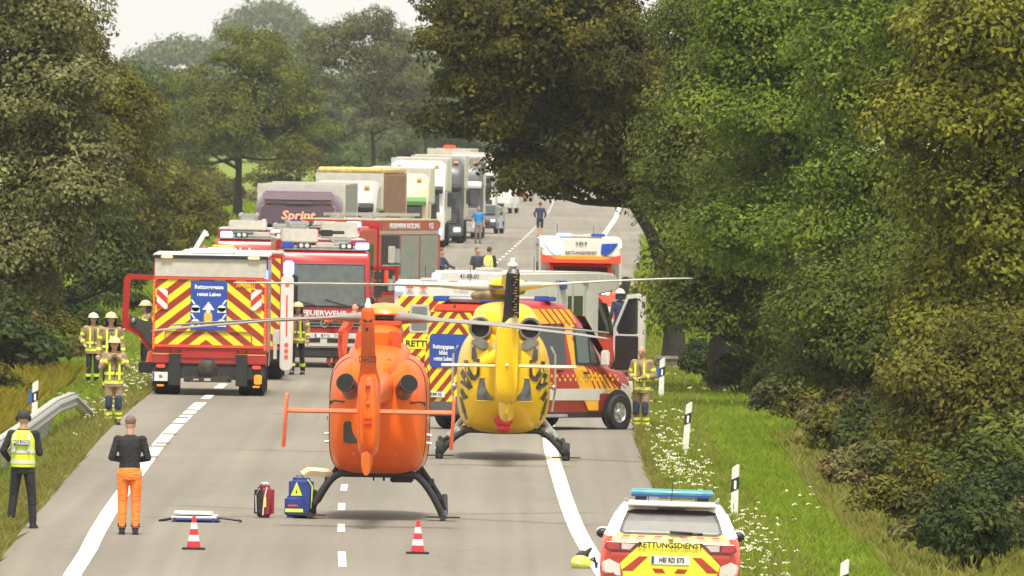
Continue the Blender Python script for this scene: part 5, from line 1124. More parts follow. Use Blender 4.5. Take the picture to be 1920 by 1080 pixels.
# ------------------------------------------------------------------ small things
def cone(px, py, label):
    t = thing('traffic_cone', label, 'traffic cone', group='red and white traffic cones on the lane'); rows = [(.105, .04), (.088, .13), (.072, .22), (.056, .31), (.041, .40), (.024, .49), (.02, .50), (.001, .502)]
    m = MB(); m.prism([(-.17, -.14), (-.14, -.17), (.14, -.17), (.17, -.14), (.17, .14), (.14, .17), (-.14, .17), (-.17, .14)], 'z', 0, .035); m.build('base', rubber, t, bevel=.008)
    cr_ = mat('cone_red', (.62, .02, .03), .4); cw = mat('cone_white', (.78, .75, .68), .4)
    for k in range(5): m = MB(); m.lathe([(rows[k][0], rows[k][1]-.002*(k > 0)), (rows[k+1][0], rows[k+1][1])], (0, 0, 0), 'z', 20); m.build('band', cr_ if k % 2 == 0 else cw, t)
    m = MB(); m.lathe([(.026, .49), (.02, .505), (.001, .506)], (0, 0, 0), 'z', 14); m.build('tip', cr_, t)
    p = P(px, py-3); t.location = p; return t
cone(783, 1042, 'red and white cone standing right of the lane dashes under the orange helicopter')
cone(363, 1034, 'red and white cone standing behind the white folded stretcher')
def backpack(px, py, w_, h, mm, label, blue):
    t = thing('backpack', label, 'backpack'); d = .13
    m = MB(); 
    if blue:
        m.box((-w_/2+.06, w_/2), (-.02, .24), (0, h)); b_ = m.build('bag', mm, t, bevel=.06, seg=3)
        m = MB(); m.box((-w_/2, w_*.16), (-.12, .02), (.02, h*.55)); pk = m.build('front_pocket', mm, t, bevel=.04, seg=3)
        m = MB(); m.prism([(-.13, h*.56), (.05, h*.56), (-.04, h*.90)], 'y', -.032, -.02); m.build('triangle_patch', hiv, b_)
        m = MB(); m.prism([(-.055, h*.62), (-.025, h*.62), (-.04, h*.72)], 'y', -.036, -.03); m.build('patch_emblem', black, b_)
        m = MB(); m.box((-w_/2+.01, w_*.15), (-.127, -.118), (.10, .155)); m.build('reflective_band', hiv, pk)
        m = MB(); m.box((-w_/2+.06, -.02), (-.127, -.118), (.19, .215)); m.build('red_label', dayred, pk)
        m = MB(); m.tube([(w_/2-.03, -.025, .1), (w_/2-.02, -.03, h*.8), (w_/2-.10, -.03, h-.02)], .012, 6); m.build('piping', hiv, b_)
        m = MB(); m.box((w_/2-.01, w_/2+.05), (0, .22), (.05, h*.75)); m.build('side_pocket', black, t, bevel=.04)
    else:
        m.box((-w_/2, w_/2), (0, .22), (0, h)); b_ = m.build('bag', mm, t, bevel=.07, seg=3)
        m = MB(); m.box((-w_/2-.005, .02), (-.012, .20), (.03, h-.03)); m.build('black_panel', blk, b_, bevel=.05)
        m = MB(); m.tube([(-.02, -.02, .05), (.0, -.02, h*.6), (.04, -.015, h-.03)], .012, 6); m.tube([(-w_/2+.03, -.02, .1), (-w_/2+.02, -.02, h*.7), (-w_/2+.08, -.02, h-.04)], .008, 6); m.build('piping', silver, b_)
        m = MB(); m.box((0.0, .03), (-.03, -.01), (.18, .34)); m.build('lime_tab', hiv, b_)
    m = MB(); m.tube([(-.06, .1, h-.01), (-.05, .1, h+.03), (.05, .1, h+.03), (.06, .1, h-.01)], .012, 6); m.build('handle', black if blue else silver, t)
    t.location = P(px, py); return t
backpack(495, 972, .31, .52, mat('bag_crimson', (.24, .012, .03), .7, bump=.3), 'red and black medical backpack standing on the road left of the blue one', False)
backpack(560, 972, .45, .64, mat('bag_blue', (.018, .045, .22), .7, bump=.3), 'blue medical backpack with lime triangle at the helicopter skid', True)
t = thing('folded_blanket', 'cream folded pad lying on the left skid step of the orange helicopter', 'pad')
m = MB(); 
for k in range(4): m.box((-.26+.03*k, .27-.02*k), (-.2, .2), (.022*k, .022*k+.02))
m.build('layer', mat('pad_cream', (.72, .63, .42), .8, bump=.3), t, bevel=.009); q = Q(596, 890, oh.location.y-.6); t.location = q; t.rotation_euler = (R(6), R(3), R(8))
t = thing('stretcher', 'white and blue folded scoop stretcher lying on the lane behind the left cone', 'stretcher')
m = MB(); m.box((-.42, .30), (-.4, .8), (.06, .10)); m.box((-.40, .22), (-.3, .7), (.12, .155)); m.build('deck', mat('deck_white', (.72, .73, .74), .4), t, bevel=.02)
m = MB(); m.box((-.35, .33), (-.42, .82), (.04, .062)); m.build('mat', blueposter, t)
for x in (-.36, .24):
    m = MB(); m.tube([(x, -.4, .0), (x, -.38, .06)], .03, 8); m.tube([(x, .7, .0), (x, .7, .06)], .03, 8); m.build('foot', black, t)
m = MB(); m.tube([(.28, -.3, .09), (.62, -.35, .05), (.66, -.1, .03)], .022, 6); m.tube([(-.42, -.1, .05), (-.60, -.2, .02), (-.50, .1, .02)], .02, 6); m.build('strap', black, t)
t.location = P(372, 979)
t = thing('helmet', 'lime yellow helmet with black straps lying on the road beside the rescue car', 'helmet')
m = MB(); m.ell((0, 0, .12), (.15, .17, .12), 20); sh = m.build('shell', mat('helmet_lime', (.62, .72, .08), .3, coat=.3), t)
m = MB(); m.loft([se_ring(y, .02, .22+y*.3, w_, .035, 2, 16) for y, w_ in ((-.05, .08), (.05, .10), (.15, .06))]); m.cap((.02, 0, .20), (.14, 0, .33), .06, .02); m.build('visor', black, t)
m = MB(); m.tube([(.13, 0, .16), (.19, 0, .20), (.22, .02, .10), (.23, .03, .02)], .022, 6); m.tube([(.16, .05, .16), (.24, .05, .12), (.20, .05, .02)], .016, 6); m.build('strap', black, t)
m = MB(); m.lathe([(.025, 0), (.02, .01), (.001, .01)], (-.04, -.165, .13), 'y', 12); m.build('badge', lampw, sh)
t.location = P(1089, 1071)
# delineator posts
def post(px, py, label, lean=0.0, blue=False, h=.96, rot=0, blackband=True):
    t = thing('delineator_post', label, 'marker post', group='delineator posts along the verge'); w_ = .06
    m = MB(); m.prism([(-w_, -.04), (w_, -.04), (w_*.5, .05), (-w_*.5, .05)], 'z', -.1, h-.03)
    m.v = [(x, y, z if z < .2 else z+(.06 if x > 0 else .0)) for x, y, z in m.v]; b_ = m.build('post', mat('post_white', (.72, .71, .66), .5, var=.12, scale=8), t, bevel=.006)
    m = MB(); m.prism([(-w_-.002, h-.42), (w_+.002, h-.36), (w_+.002, h-.16), (-w_-.002, h-.22)], 'y', -.045, -.036); bb = m.build('band', black, b_)
    m = MB(); m.prism(rrect(-.02, .02, h-.37, h-.23, .015), 'y', -.052, -.044); m.build('reflector', lampw, bb)
    if blue: 
        m = MB(); m.box((-w_*2.0, -w_), (-.06, .06), (h-.42, h-.18)); m.build('wildlife_reflector', mat('reflector_blue', (.02, .12, .55), .3), b_, bevel=.01)
    t.location = P(px, py); t.rotation_euler = (0, R(lean), R(rot)); return t
post(1376, 976, 'white marker post with black band just right of the rescue car', 1.0, h=.87)
post(1284, 852, 'white marker post leaning right in the flowers, second from the camera', 4.0, h=.97)
post(1239, 748, 'white marker post with blue side reflector beside the bald firefighter', 1.5, blue=True, h=.90)
post(1579, 1150, 'tip of a white marker post at the bottom edge of the grass', 2.0, h=.72)
post(64, 797, 'white marker post with blue side reflector behind the guardrail', 1.0, blue=True, h=.86)
# guardrail
t = thing('guardrail', 'galvanised steel guardrail with bent-down end on the left verge', 'guardrail')
pts = [(-160, 1010), (-60, 942), (0, 900), (45, 867), (82, 837), (108, 816)]
W3 = [P(*p) for p in pts]; prof = [(0, .68), (.05, .65), (.07, .60), (.01, .56), (.01, .52), (.07, .48), (.05, .43), (0, .41)]
end = W3[-1]+Vector((.10, 7.5, -.02)); end2 = W3[-1]+Vector((.32, 11, -.40))
rings = []
for p in W3+[end, end2]: rings.append([Vector((p.x+a, p.y, p.z+b_)) for a, b_ in prof]+[Vector((p.x+a-.012, p.y, p.z+b_)) for a, b_ in prof[::-1]])
m = MB(); m.loft(rings); m.build('rail', steel, t, sharp=50)
m = MB(); m.loft([[Vector((p.x+a, p.y, p.z+b_)) for a, b_ in ((-.12, .70), (.0, .715), (.02, .69), (-.12, .68))] for p in W3+[end, end2]]); m.build('top_cap', mat('weathered_zinc', (.42, .41, .38), .5, .3, var=.2, scale=4), t, sharp=40)
for a, b_ in zip(W3, W3[1:]):
    for k in range(3):
        p = a.lerp(b_, k/3)
        m = MB(); m.box((p.x-.12, p.x-.03), (p.y-.05, p.y+.05), (p.z-.1, p.z+.65)); m.build('post', steel, t)
# low wall at the foot of the dark tree
t = thing('low_wall', 'low weathered concrete wall behind the open ambulance door', 'wall'); cw = mat('weathered_concrete', (.24, .22, .18), .9, bump=.6, var=.3, scale=4)
a = P(1234, 694)
for k in range(5):
    for r_ in range(2):
        m = MB(); m.box((.02+.16*k-.08*r_, .17+.16*k-.08*r_+.0), (0, .3), (.01+.13*r_, .13+.13*r_)); o = m.build('block', cw, t, bevel=.012)
m = MB(); m.box((-.08, .85), (-.05, .35), (.27, .35)); m.build('coping', cw, t, bevel=.015); t.location = a; t.scale = (1.0, 1, 1)
# ------------------------------------------------------------------ people (stand at the origin, face -Y)
def voxel(o, vs, sm=2):
    md = o.modifiers.new('remesh', 'REMESH'); md.mode = 'VOXEL'; md.voxel_size = vs; md.use_smooth_shade = True
    s_ = o.modifiers.new('smooth', 'SMOOTH'); s_.factor = .5; s_.iterations = sm
    POST.append(o); return o
def person(px, py, label, H=1.78, rz=0.0, pose='down', legs='stand', top='tan', trous='tan', hat='cream', hair=None, lean=0.0, group=None, look=0.0, near=True, extra=None, dz=0.0, vest=None, shorts=False, turn=0.0, gloves=None, loc=None):
    t = thing('person', label, 'person', group=group); f = H/1.78
    vx = .009 if near else .013
    hip, kn, an = .93, .50, .09
    dx = {'stand': .10, 'wide': .17, 'step': .10}[legs]
    foot = [(-dx, .0), (dx, .0)]
    if legs == 'step': foot = [(-dx, -.14), (dx, .16)]
    Lj = []
    for i, s in enumerate((-1, 1)):
        fx, fy = foot[i]; Lj.append((Vector((s*.09, 0, hip)), Vector(((s*.09+fx)/2*1.06, fy*.45-.025, kn)), Vector((fx, fy+.02, an))))
    LM = Matrix.Translation((0, 0, hip)) @ Matrix.Rotation(R(lean), 4, 'X') @ Matrix.Rotation(R(turn), 4, 'Z') @ Matrix.Translation((0, 0, -hip))
    U = lambda v: LM @ Vector(v)
    sh = [Vector((s*.185, 0, 1.42)) for s in (-1, 1)]
    A = {'down': ((.25, .03, 1.13), (.27, -.06, .88)), 'front': ((.27, .03, 1.15), (.07, -.24, 1.10)), 'phone': ((.25, -.02, 1.14), (.12, -.27, 1.22)), 'chin': ((.27, -.06, 1.18), (.06, -.17, 1.40)),
         'bent': ((.30, .05, 1.16), (.24, -.16, 1.02)), 'reach': ((.26, -.15, 1.2), (.22, -.42, 1.12)), 'cross': ((.27, -.02, 1.17), (-.02, -.20, 1.17))}
    pl, pr = (pose if isinstance(pose, tuple) else (pose, pose))
    arms = []
    for s, p_, S in ((-1, pl, sh[0]), (1, pr, sh[1])):
        e, w_ = A[p_]; arms.append((U(S), U((s*e[0], e[1], e[2])), U((s*w_[0], w_[1], w_[2]))))
    hc = U((0, -.015+(-.02 if look else 0), 1.655)); LH = Matrix.Translation(hc) @ LM.to_3x3().to_4x4() @ Matrix.Rotation(R(look), 4, 'X')
    hv = lambda v: LH @ Vector(v)
    # body: one continuous surface, head, face, hands with fingers
    m = MB()
    m.ell((0, 0, 0), (.078, .096, .115), 16); m.ell((0, -.022, -.055), (.058, .07, .07), 12)
    m.cap((0, -.085, .0), (0, -.108, -.022), .012, .016, 8); m.cap((-.03, -.075, -.062), (.03, -.075, -.062), .012, .012, 8)
    for s in (-1, 1): m.cap((s*.078, .01, .01), (s*.084, .015, -.025), .016, .012, 8); m.cap((s*.045, -.08, .028), (s*.015, -.088, .026), .010, .010, 6)
    m.v = [tuple(hv(v)) for v in m.v]
    m.cap(U((0, .01, 1.40)), hv((0, .012, -.06)), .062, .055)
    m.loft([[U((.15*math.cos(a)*k, .09*math.sin(a)*k, z)) for a in [2*math.pi*i/16 for i in range(16)]] for z, k in ((.88, .9), (1.0, .95), (1.15, .9), (1.3, 1.08), (1.42, .9), (1.46, .5))])
    for i, s in enumerate((-1, 1)):
        S, E, W_ = arms[i]; m.cap(U((s*.12, 0, 1.41)), S, .05, .05); m.cap(S, E, .046, .038); m.cap(E, W_, .038, .026)
        d = (W_-E).normalized(); side = d.cross(U((0, 0, 1.0))-U((0, 0, 0))); side = side.normalized() if side.length > .1 else Vector((0, 1, 0)); nrm = d.cross(side).normalized()
        pc = W_+d*.055; m.cap(W_, pc, .026, .034, 10); 
        for k in range(4):
            q = pc+side*(.027-.018*k)+d*.012; ln = (.034, .038, .036, .028)[k]; q2 = q+d*ln; q3 = q2+(d*.6+nrm*.5).normalized()*ln*.8
            m.cap(q, q2, .0095, .009, 6); m.cap(q2, q3, .009, .0078, 6)
        q = pc+side*.03-d*.03; q2 = q+(side*.7+d*.7)*.035; m.cap(q, q2, .0115, .010, 6); m.cap(q2, q2+d*.028, .010, .009, 6)
        h_, k_, a_ = Lj[i]; m.cap(h_, k_, .075, .052); m.cap(k_, a_, .055, .036); m.cap(a_, a_+Vector((0, -.12, -.05)), .035, .03)
    m.v = [tuple(Vector(v)*f) for v in m.v]
    body = voxel(m.build('body', skin, t), vx)
    m = MB()
    for s in (-1, 1): m.ell((0, 0, 0), (.009, .006, .006), 8); n0 = len(m.v); sz = n0//2 if s == 1 else n0; m.v = m.v[:n0-sz]+[tuple((hv(Vector(v)+Vector((s*.032, -.093, .008))))*f) for v in m.v[n0-sz:]]
    m.build('eyes', black, body)
    # jacket / shirt
    tm = {'tan': tan, 'black': blk, 'navy': navy, 'orange': orgc, 'red': redc, 'blue': mat('azure_shirt', (.03, .22, .55), .8, bump=.3), 'dgrey': mat('charcoal_shirt', (.04, .042, .05), .85, bump=.3)}
    bulk = {'tan': 1.16, 'orange': 1.08, 'red': 1.08}.get(top, 1.0); sl = 1.0 if top in ('tan', 'black', 'orange', 'red', 'navy') else .55
    if top == 'navyshort': sl = .55
    m = MB(); zb = .78 if top == 'tan' else .88
    m.loft([[U((rx*bulk*math.cos(a), ry*bulk*math.sin(a)+.0, z)) for a in [2*math.pi*i/20 for i in range(20)]] for z, rx, ry in ((zb, .172, .125), (.95, .165, .12), (1.08, .152, .11), (1.22, .165, .115), (1.34, .182, .118), (1.42, .165, .10), (1.48, .09, .075), (1.495, .07, .065))])
    for i, s in enumerate((-1, 1)):
        S, E, W_ = arms[i]; m.cap(U((s*.10, 0, 1.40)), S, .068*bulk, .066*bulk)
        if sl == 1: m.cap(S, E, .063*bulk, .054*bulk); m.cap(E, W_-(W_-E)*.08, .053*bulk, .042*bulk)
        else: m.cap(S, S.lerp(E, .72), .063, .06)
    m.v = [tuple(Vector(v)*f) for v in m.v]
    jk = voxel(m.build('jacket' if bulk > 1 else 'shirt', tm[top], t), vx+.001)
    # trousers
    tr = {'tan': tan, 'black': blk, 'navy': navy, 'orange': orgc, 'red': redc, 'beige': mat('beige_trousers', (.22, .17, .14), .85, bump=.2)}[trous]
    m = MB(); b2 = 1.14 if trous == 'tan' else (1.06 if trous == 'orange' else 1.0)
    m.loft([[Vector((rx*b2*math.cos(a), ry*b2*math.sin(a), z)) for a in [2*math.pi*i/20 for i in range(20)]] for z, rx, ry in ((.82, .15, .115), (.90, .168, .125), (.98, .155, .115), (1.02, .145, .105))])
    for h_, k_, a_ in Lj:
        m.cap(h_+Vector((0, 0, -.02)), k_, .094*b2, .070*b2)
        if not shorts: m.cap(k_, a_+Vector((0, 0, .04)), .069*b2, .060*b2)
    m.v = [tuple(Vector(v)*f) for v in m.v]
    tz = voxel(m.build('shorts' if shorts else 'trousers', tr, t), vx+.001)
    for h_, k_, a_ in Lj:
        m = MB()
        if not shorts: m.cap(a_+Vector((0, .0, .09)), a_+Vector((0, .01, .0)), .056, .052)
        m.cap(a_+Vector((0, .03, -.045)), a_+Vector((0, -.16, -.052)), .045, .040, ex=1.1); m.box((a_.x-.045, a_.x+.045), (a_.y-.19, a_.y+.07), (0, .035))
        m.v = [(v[0]*f, v[1]*f, max(0, v[2])*f) for v in m.v]; voxel(m.build('shoe' if shorts else 'boot', blk, t), vx)
    def ring(par, a, b_, u, r, w_, mm, name='reflective_band', ell=None):
        m = MB()
        if ell is not None:
            m.loft([[U(((ell[0])*math.cos(q), (ell[1])*math.sin(q), a+k))*f for q in [2*math.pi*i/22 for i in range(22)]] for k in (-w_/2, w_/2)], caps=False)
        else:
            c = a.lerp(b_, u); d = (b_-a).normalized(); m.tube([(c-d*w_/2)*f, (c+d*w_/2)*f], r*f, 14)
        return m.build(name, mm, par)
    if top == 'tan':
        for z, q, mm in ((.88, .030, hiv), (.85, .0, hiv), (1.06, -.012, hiv)):
            if z != .85: ring(jk, z, None, 0, 0, .062, mm, ell=((.172+.004*(z < 1))*bulk*.985, .128*bulk))
        for S, E, W_ in arms: ring(jk, S, E, .55, .069, .06, hiv); ring(jk, E, W_, .55, .062, .055, hiv)
        for s in (-1, 1):
            m = MB()
            for yy in (-1, 1): m.loft([[U((s*.10+dx_*1.0, yy*(.147 if z < 1.36 else .135), z))*f for dx_ in (-.022, .022)]+[U((s*.10+dx_, yy*.10, z))*f for dx_ in (.022, -.022)] for z in (.92, 1.1, 1.3, 1.43)])
            m.build('reflective_brace', hiv, jk)
        m = MB(); m.tube([U((.0, -.15, 1.0))*f, U((.03, -.16, 1.2))*f, U((.0, -.14, 1.38))*f], .012, 6); m.build('zip', mat('dark_zip', (.06, .04, .03), .7), jk)
    if trous == 'tan':
        for h_, k_, a_ in Lj:
            ring(tz, k_, a_, .62, .083, .055, hiv); ring(tz, k_, a_, .84, .080, .045, hiv)
            m = MB(); m.cap((k_+Vector((0, -.03, .06)))*f, (k_+Vector((0, -.03, -.12)))*f, .073, .068, ex=1.0); m.build('knee_pad', navy, tz)
    if trous in ('black', 'navy') and top == 'tan':
        for h_, k_, a_ in Lj: ring(tz, k_, a_, .60, .075, .07, hiv)
    if trous == 'orange':
        for h_, k_, a_ in Lj: ring(tz, k_, a_, .86, .066, .06, blk, 'hem')
        m = MB(); m.box((-.175*f, -.135*f), (-.06, .06), (.70*f, .86*f)); m.build('thigh_pocket', orgc, tz, bevel=.02)
    if vest:
        m = MB(); m.loft([[U((rx*math.cos(a), ry*math.sin(a), z))*f for a in [2*math.pi*i/22 for i in range(22)]] for z, rx, ry in ((.92, .186, .142), (1.05, .182, .137), (1.2, .186, .135), (1.33, .200, .135), (1.42, .182, .118), (1.475, .10, .085))]); v_ = voxel(m.build('vest', {'hiv': hiv, 'navy': navy}[vest], t), vx+.001)
        if vest == 'hiv':
            for z in (1.0, 1.16): ring(v_, z, None, 0, 0, .05, silver, ell=(.192, .147))
            for s in (-1, 1):
                m = MB()
                for yy in (-1, 1): m.loft([[U((s*.11+dx_, yy*(.147 if z < 1.36 else .128), z))*f for dx_ in (-.02, .02)]+[U((s*.11+dx_, yy*.1, z))*f for dx_ in (.02, -.02)] for z in (1.16, 1.3, 1.42)])
                m.build('reflective_brace', silver, v_)
        else:
            m = MB(); m.box((-.04*f, .04*f), (-.16, -.13), (1.2*f, 1.3*f)); m.box((.05*f, .12*f), (-.155, -.13), (1.05*f, 1.15*f)); m.build('lime_patch', hiv, v_)
    # headgear
    if hat in ('cream', 'pale'):
        hm = helm if hat == 'cream' else helw
        m = MB(); m.ell((0, .0, .055), (.125, .145, .105), 20, zmin=-10); m.v = [tuple(hv(v)*f) for v in m.v]; h_ = m.build('helmet', hm, t)
        m = MB(); m.loft([[hv((rx*math.cos(a), ry*math.sin(a)-.005, z))*f for a in [2*math.pi*i/24 for i in range(24)]] for z, rx, ry in ((.030, .128, .150), (.035, .145, .172), (.048, .142, .168), (.052, .125, .146))]); m.build('helmet_brim', hm, h_)
        m = MB(); m.tube([hv((0, y, z))*f for y, z in ((.14, .07), (.08, .145), (0, .168), (-.08, .145), (-.14, .075))], .008, 6); m.build('helmet_ridge', hm, h_)
        m = MB(); m.loft([[hv((rx*math.cos(a), .02+ry*math.sin(a), z))*f for a in [R(-20+220*i/16) for i in range(17)]]+[hv((rx*.9*math.cos(a), .02+ry*.9*math.sin(a), z))*f for a in [R(200-220*i/16) for i in range(17)]] for z, rx, ry in ((.035, .118, .12), (-.06, .125, .125), (-.14, .14, .12))]); m.build('neck_guard', blk, h_)
    if hair:
        m = MB(); m.ell((0, .012, .028), (.085, .10, .105), 16); m.v = [v if (v[1] > -.055 or v[2] > .065) else (v[0]*.9, -.055, v[2]) for v in m.v]; m.v = [tuple(hv((v[0], v[1], max(v[2], -.055 if v[1] > .02 else .02)))*f) for v in m.v]
        m.build('hair', hair, t)
    if hat == 'cap':
        m = MB(); m.ell((0, .0, .05), (.10, .115, .085), 18, zmin=-15); m.loft([[hv((0, 0, 0))]*4]*2) if 0 else None; m.cap((-.05, -.10, .045), (.05, -.10, .045), .03, .03)
        m.v = [tuple(hv(v)*f) for v in m.v]; m.build('cap', blk, t)
    if hat == 'muffs':
        m = MB()
        for s in (-1, 1): m.lathe([(.001, 0), (.04, 0), (.045, .02), (.035, .04), (.001, .04)], (s*.085-.02*(s < 0), .0, .0), 'x', 16)
        m.tube([(-.10, 0, .0), (-.08, 0, .10), (0, 0, .135), (.08, 0, .10), (.10, 0, 0)], .012, 8); m.v = [tuple(hv(v)*f) for v in m.v]; m.build('ear_protectors', blk, t)
        m = MB(); m.ell((0, .0, .03), (.098, .112, .11), 18, zmin=-20); m.v = [tuple(hv(v)*f) for v in m.v]; m.build('cap', mat('dark_cap', (.03, .028, .02), .8), t)
    if extra: extra(t, U, f, arms, hv)
    if loc is None: t.location = P(px, py); t.location.z += dz
    else: t.location = loc
    t.rotation_euler = (0, 0, R(rz)); return t
def ex_police(t, U, f, arms, hv):
    m = MB(); m.loft([[U((x*f, .150, z))*1 for x, z in ((-.125, 1.27), (.125, 1.27), (.125, 1.345), (-.125, 1.345))], [U((x*f, .142, z)) for x, z in ((-.125, 1.27), (.125, 1.27), (.125, 1.345), (-.125, 1.345))]]); b_ = m.build('back_label', mat('label_navy', (.05, .07, .12), .5), t); b_.location.y = .012
    text('POLIZEI', .075, (0, .172, 1.307), silver, b_, rz=180, sx=.95, bold=.003)
person(41, 991, 'police officer in lime vest and dark trousers seen from behind beside the guardrail', H=1.80, rz=170, pose=('phone', 'bent'), legs='wide', top='black', trous='black', hat='muffs', vest='hiv', extra=ex_police)
person(241, 1003, 'man in black shirt and orange trousers standing on the left white line', H=1.80, rz=180, pose='front', legs='stand', top='black', trous='orange', hat=None, hair=hairg, look=18)
person(212, 797, 'yellow-helmeted firefighter in tan gear at the grass edge, hands at the face', H=1.74, rz=6, pose=('chin', 'chin'), legs='stand', top='tan', trous='tan', hat='cream')
person(173, 722, 'firefighter with pale green helmet standing farthest left on the verge', H=1.62, rz=12, pose=('bent', 'down'), top='tan', trous='black', hat='pale')
person(206, 741, 'firefighter in navy vest and yellow helmet behind the one with raised hands', H=1.80, rz=8, pose='down', top='tan', trous='black', hat='cream', vest='navy')
person(272, 704, 'firefighter with yellow helmet half hidden at the open red truck door', H=1.74, rz=-70, pose='reach', top='tan', trous='black', hat='cream')
def ex_scba(t, U, f, arms, hv):
    m = MB(); m.box((-.13, .13), (.13, .25), (.98, 1.4)); b_ = m.build('breathing_set', black, t, bevel=.04)
    for s in (-1, 1):
        m = MB(); m.tube([U((s*.12, .1, 1.45)), U((s*.13, -.10, 1.42)), U((s*.14, -.155, 1.25)), U((s*.15, -.13, 1.05))], .024, 8); m.build('shoulder_strap', black, b_)
person(557, 703, 'firefighter with breathing set and yellow helmet standing in front of the red fire engine', H=1.72, rz=-12, pose=('bent', 'down'), legs='step', top='tan', trous='black', hat='cream', extra=ex_scba)
person(643, 692, 'paramedic in orange jacket bending down before the fire engine grille', H=1.72, rz=-60, pose='reach', top='red', trous='red', hat=None, hair=hairb, lean=-30)
person(622, 690, 'paramedic in red-orange suit leaning over beside the bending one', H=1.66, rz=40, pose='reach', top='orange', trous='red', hat=None, hair=mat('auburn_hair', (.2, .06, .03), .7), lean=-22)
person(1202, 807, 'bald firefighter in tan turnout gear beside the command van, looking at his hands', H=1.72, rz=-22, pose='front', legs='stand', top='tan', trous='tan', hat=None, look=14)
person(893, 562, 'man in charcoal T-shirt turned towards the man in the lime vest', H=1.76, rz=40, pose='down', top='dgrey', trous='black', hat=None, hair=hairg, near=False)
person(916, 561, 'man in lime safety vest with dark hair behind the ambulances', H=1.76, rz=150, pose='front', top='black', trous='black', hat=None, hair=hairb, near=False, vest='hiv')
person(826, 566, 'man in dark blue top reaching out beside the fire engine with shutters', H=1.76, rz=60, pose='reach', top='navy', trous='black', hat=None, hair=hairb, near=False)
person(896, 457, 'man in bright blue shirt and beige trousers beside the lorries', H=1.76, rz=10, pose=('bent', 'down'), top='blue', trous='beige', hat=None, hair=hairg, near=False)
person(1012, 444, 'man in dark jacket and shorts walking away up the empty lane', H=1.72, rz=180, pose='bent', top='navy', trous='black', hat=None, hair=hairb, near=False, shorts=True)
person(1164, 700, 'person with white helmet at the far side of the open ambulance door', H=1.74, rz=200, pose='down', top='navy', trous='navy', hat='pale', near=False, loc=P(1167, 683)+Vector((0, 12, 0)))
# ------------------------------------------------------------------ trees, shrubs, grass
nr = np.random.default_rng(11)
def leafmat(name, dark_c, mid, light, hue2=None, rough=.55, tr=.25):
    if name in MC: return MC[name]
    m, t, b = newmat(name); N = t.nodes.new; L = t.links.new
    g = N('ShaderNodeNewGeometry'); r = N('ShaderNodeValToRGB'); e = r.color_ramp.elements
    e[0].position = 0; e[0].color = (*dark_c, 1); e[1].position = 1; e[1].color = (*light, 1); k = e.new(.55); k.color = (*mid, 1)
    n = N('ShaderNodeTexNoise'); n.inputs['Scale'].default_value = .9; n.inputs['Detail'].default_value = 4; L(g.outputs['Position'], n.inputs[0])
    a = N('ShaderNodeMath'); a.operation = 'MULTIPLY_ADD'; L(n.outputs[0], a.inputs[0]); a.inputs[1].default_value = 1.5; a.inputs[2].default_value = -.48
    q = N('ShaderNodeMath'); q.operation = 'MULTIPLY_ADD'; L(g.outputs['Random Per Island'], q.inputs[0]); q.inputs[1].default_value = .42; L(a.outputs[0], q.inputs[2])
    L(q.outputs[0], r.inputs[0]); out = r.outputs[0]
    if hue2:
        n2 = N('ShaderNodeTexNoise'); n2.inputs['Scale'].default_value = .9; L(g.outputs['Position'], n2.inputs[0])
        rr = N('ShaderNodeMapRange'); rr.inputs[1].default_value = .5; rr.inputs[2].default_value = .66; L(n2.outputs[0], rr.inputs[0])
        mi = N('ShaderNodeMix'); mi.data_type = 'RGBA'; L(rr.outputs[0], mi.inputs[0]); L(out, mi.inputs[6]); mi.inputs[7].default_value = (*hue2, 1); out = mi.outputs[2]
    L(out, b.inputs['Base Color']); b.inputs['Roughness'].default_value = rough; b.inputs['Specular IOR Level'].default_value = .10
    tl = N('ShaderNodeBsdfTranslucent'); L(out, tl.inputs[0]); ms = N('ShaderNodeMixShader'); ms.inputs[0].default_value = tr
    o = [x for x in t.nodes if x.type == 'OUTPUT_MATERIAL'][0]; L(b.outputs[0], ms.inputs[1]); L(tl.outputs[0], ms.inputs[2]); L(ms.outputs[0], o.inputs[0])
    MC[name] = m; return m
def quads_mesh(name, V, m, mi=None):
    """V: (n,4,3)"""
    n = len(V); me = bpy.data.meshes.new(name); me.vertices.add(n*4); me.vertices.foreach_set('co', V.reshape(-1).astype(np.float32))
    me.loops.add(n*4); me.loops.foreach_set('vertex_index', np.arange(n*4, dtype=np.int32)); me.polygons.add(n)
    me.polygons.foreach_set('loop_start', np.arange(0, n*4, 4, dtype=np.int32)); me.polygons.foreach_set('loop_total', np.full(n, 4, np.int32))
    for x in (m if isinstance(m, (list, tuple)) else [m]): me.materials.append(x)
    if mi is not None: me.polygons.foreach_set('material_index', mi.astype(np.int32))
    me.update(calc_edges=True); return me
def unit(v): return v/np.maximum(1e-9, np.linalg.norm(v, axis=1))[:, None]
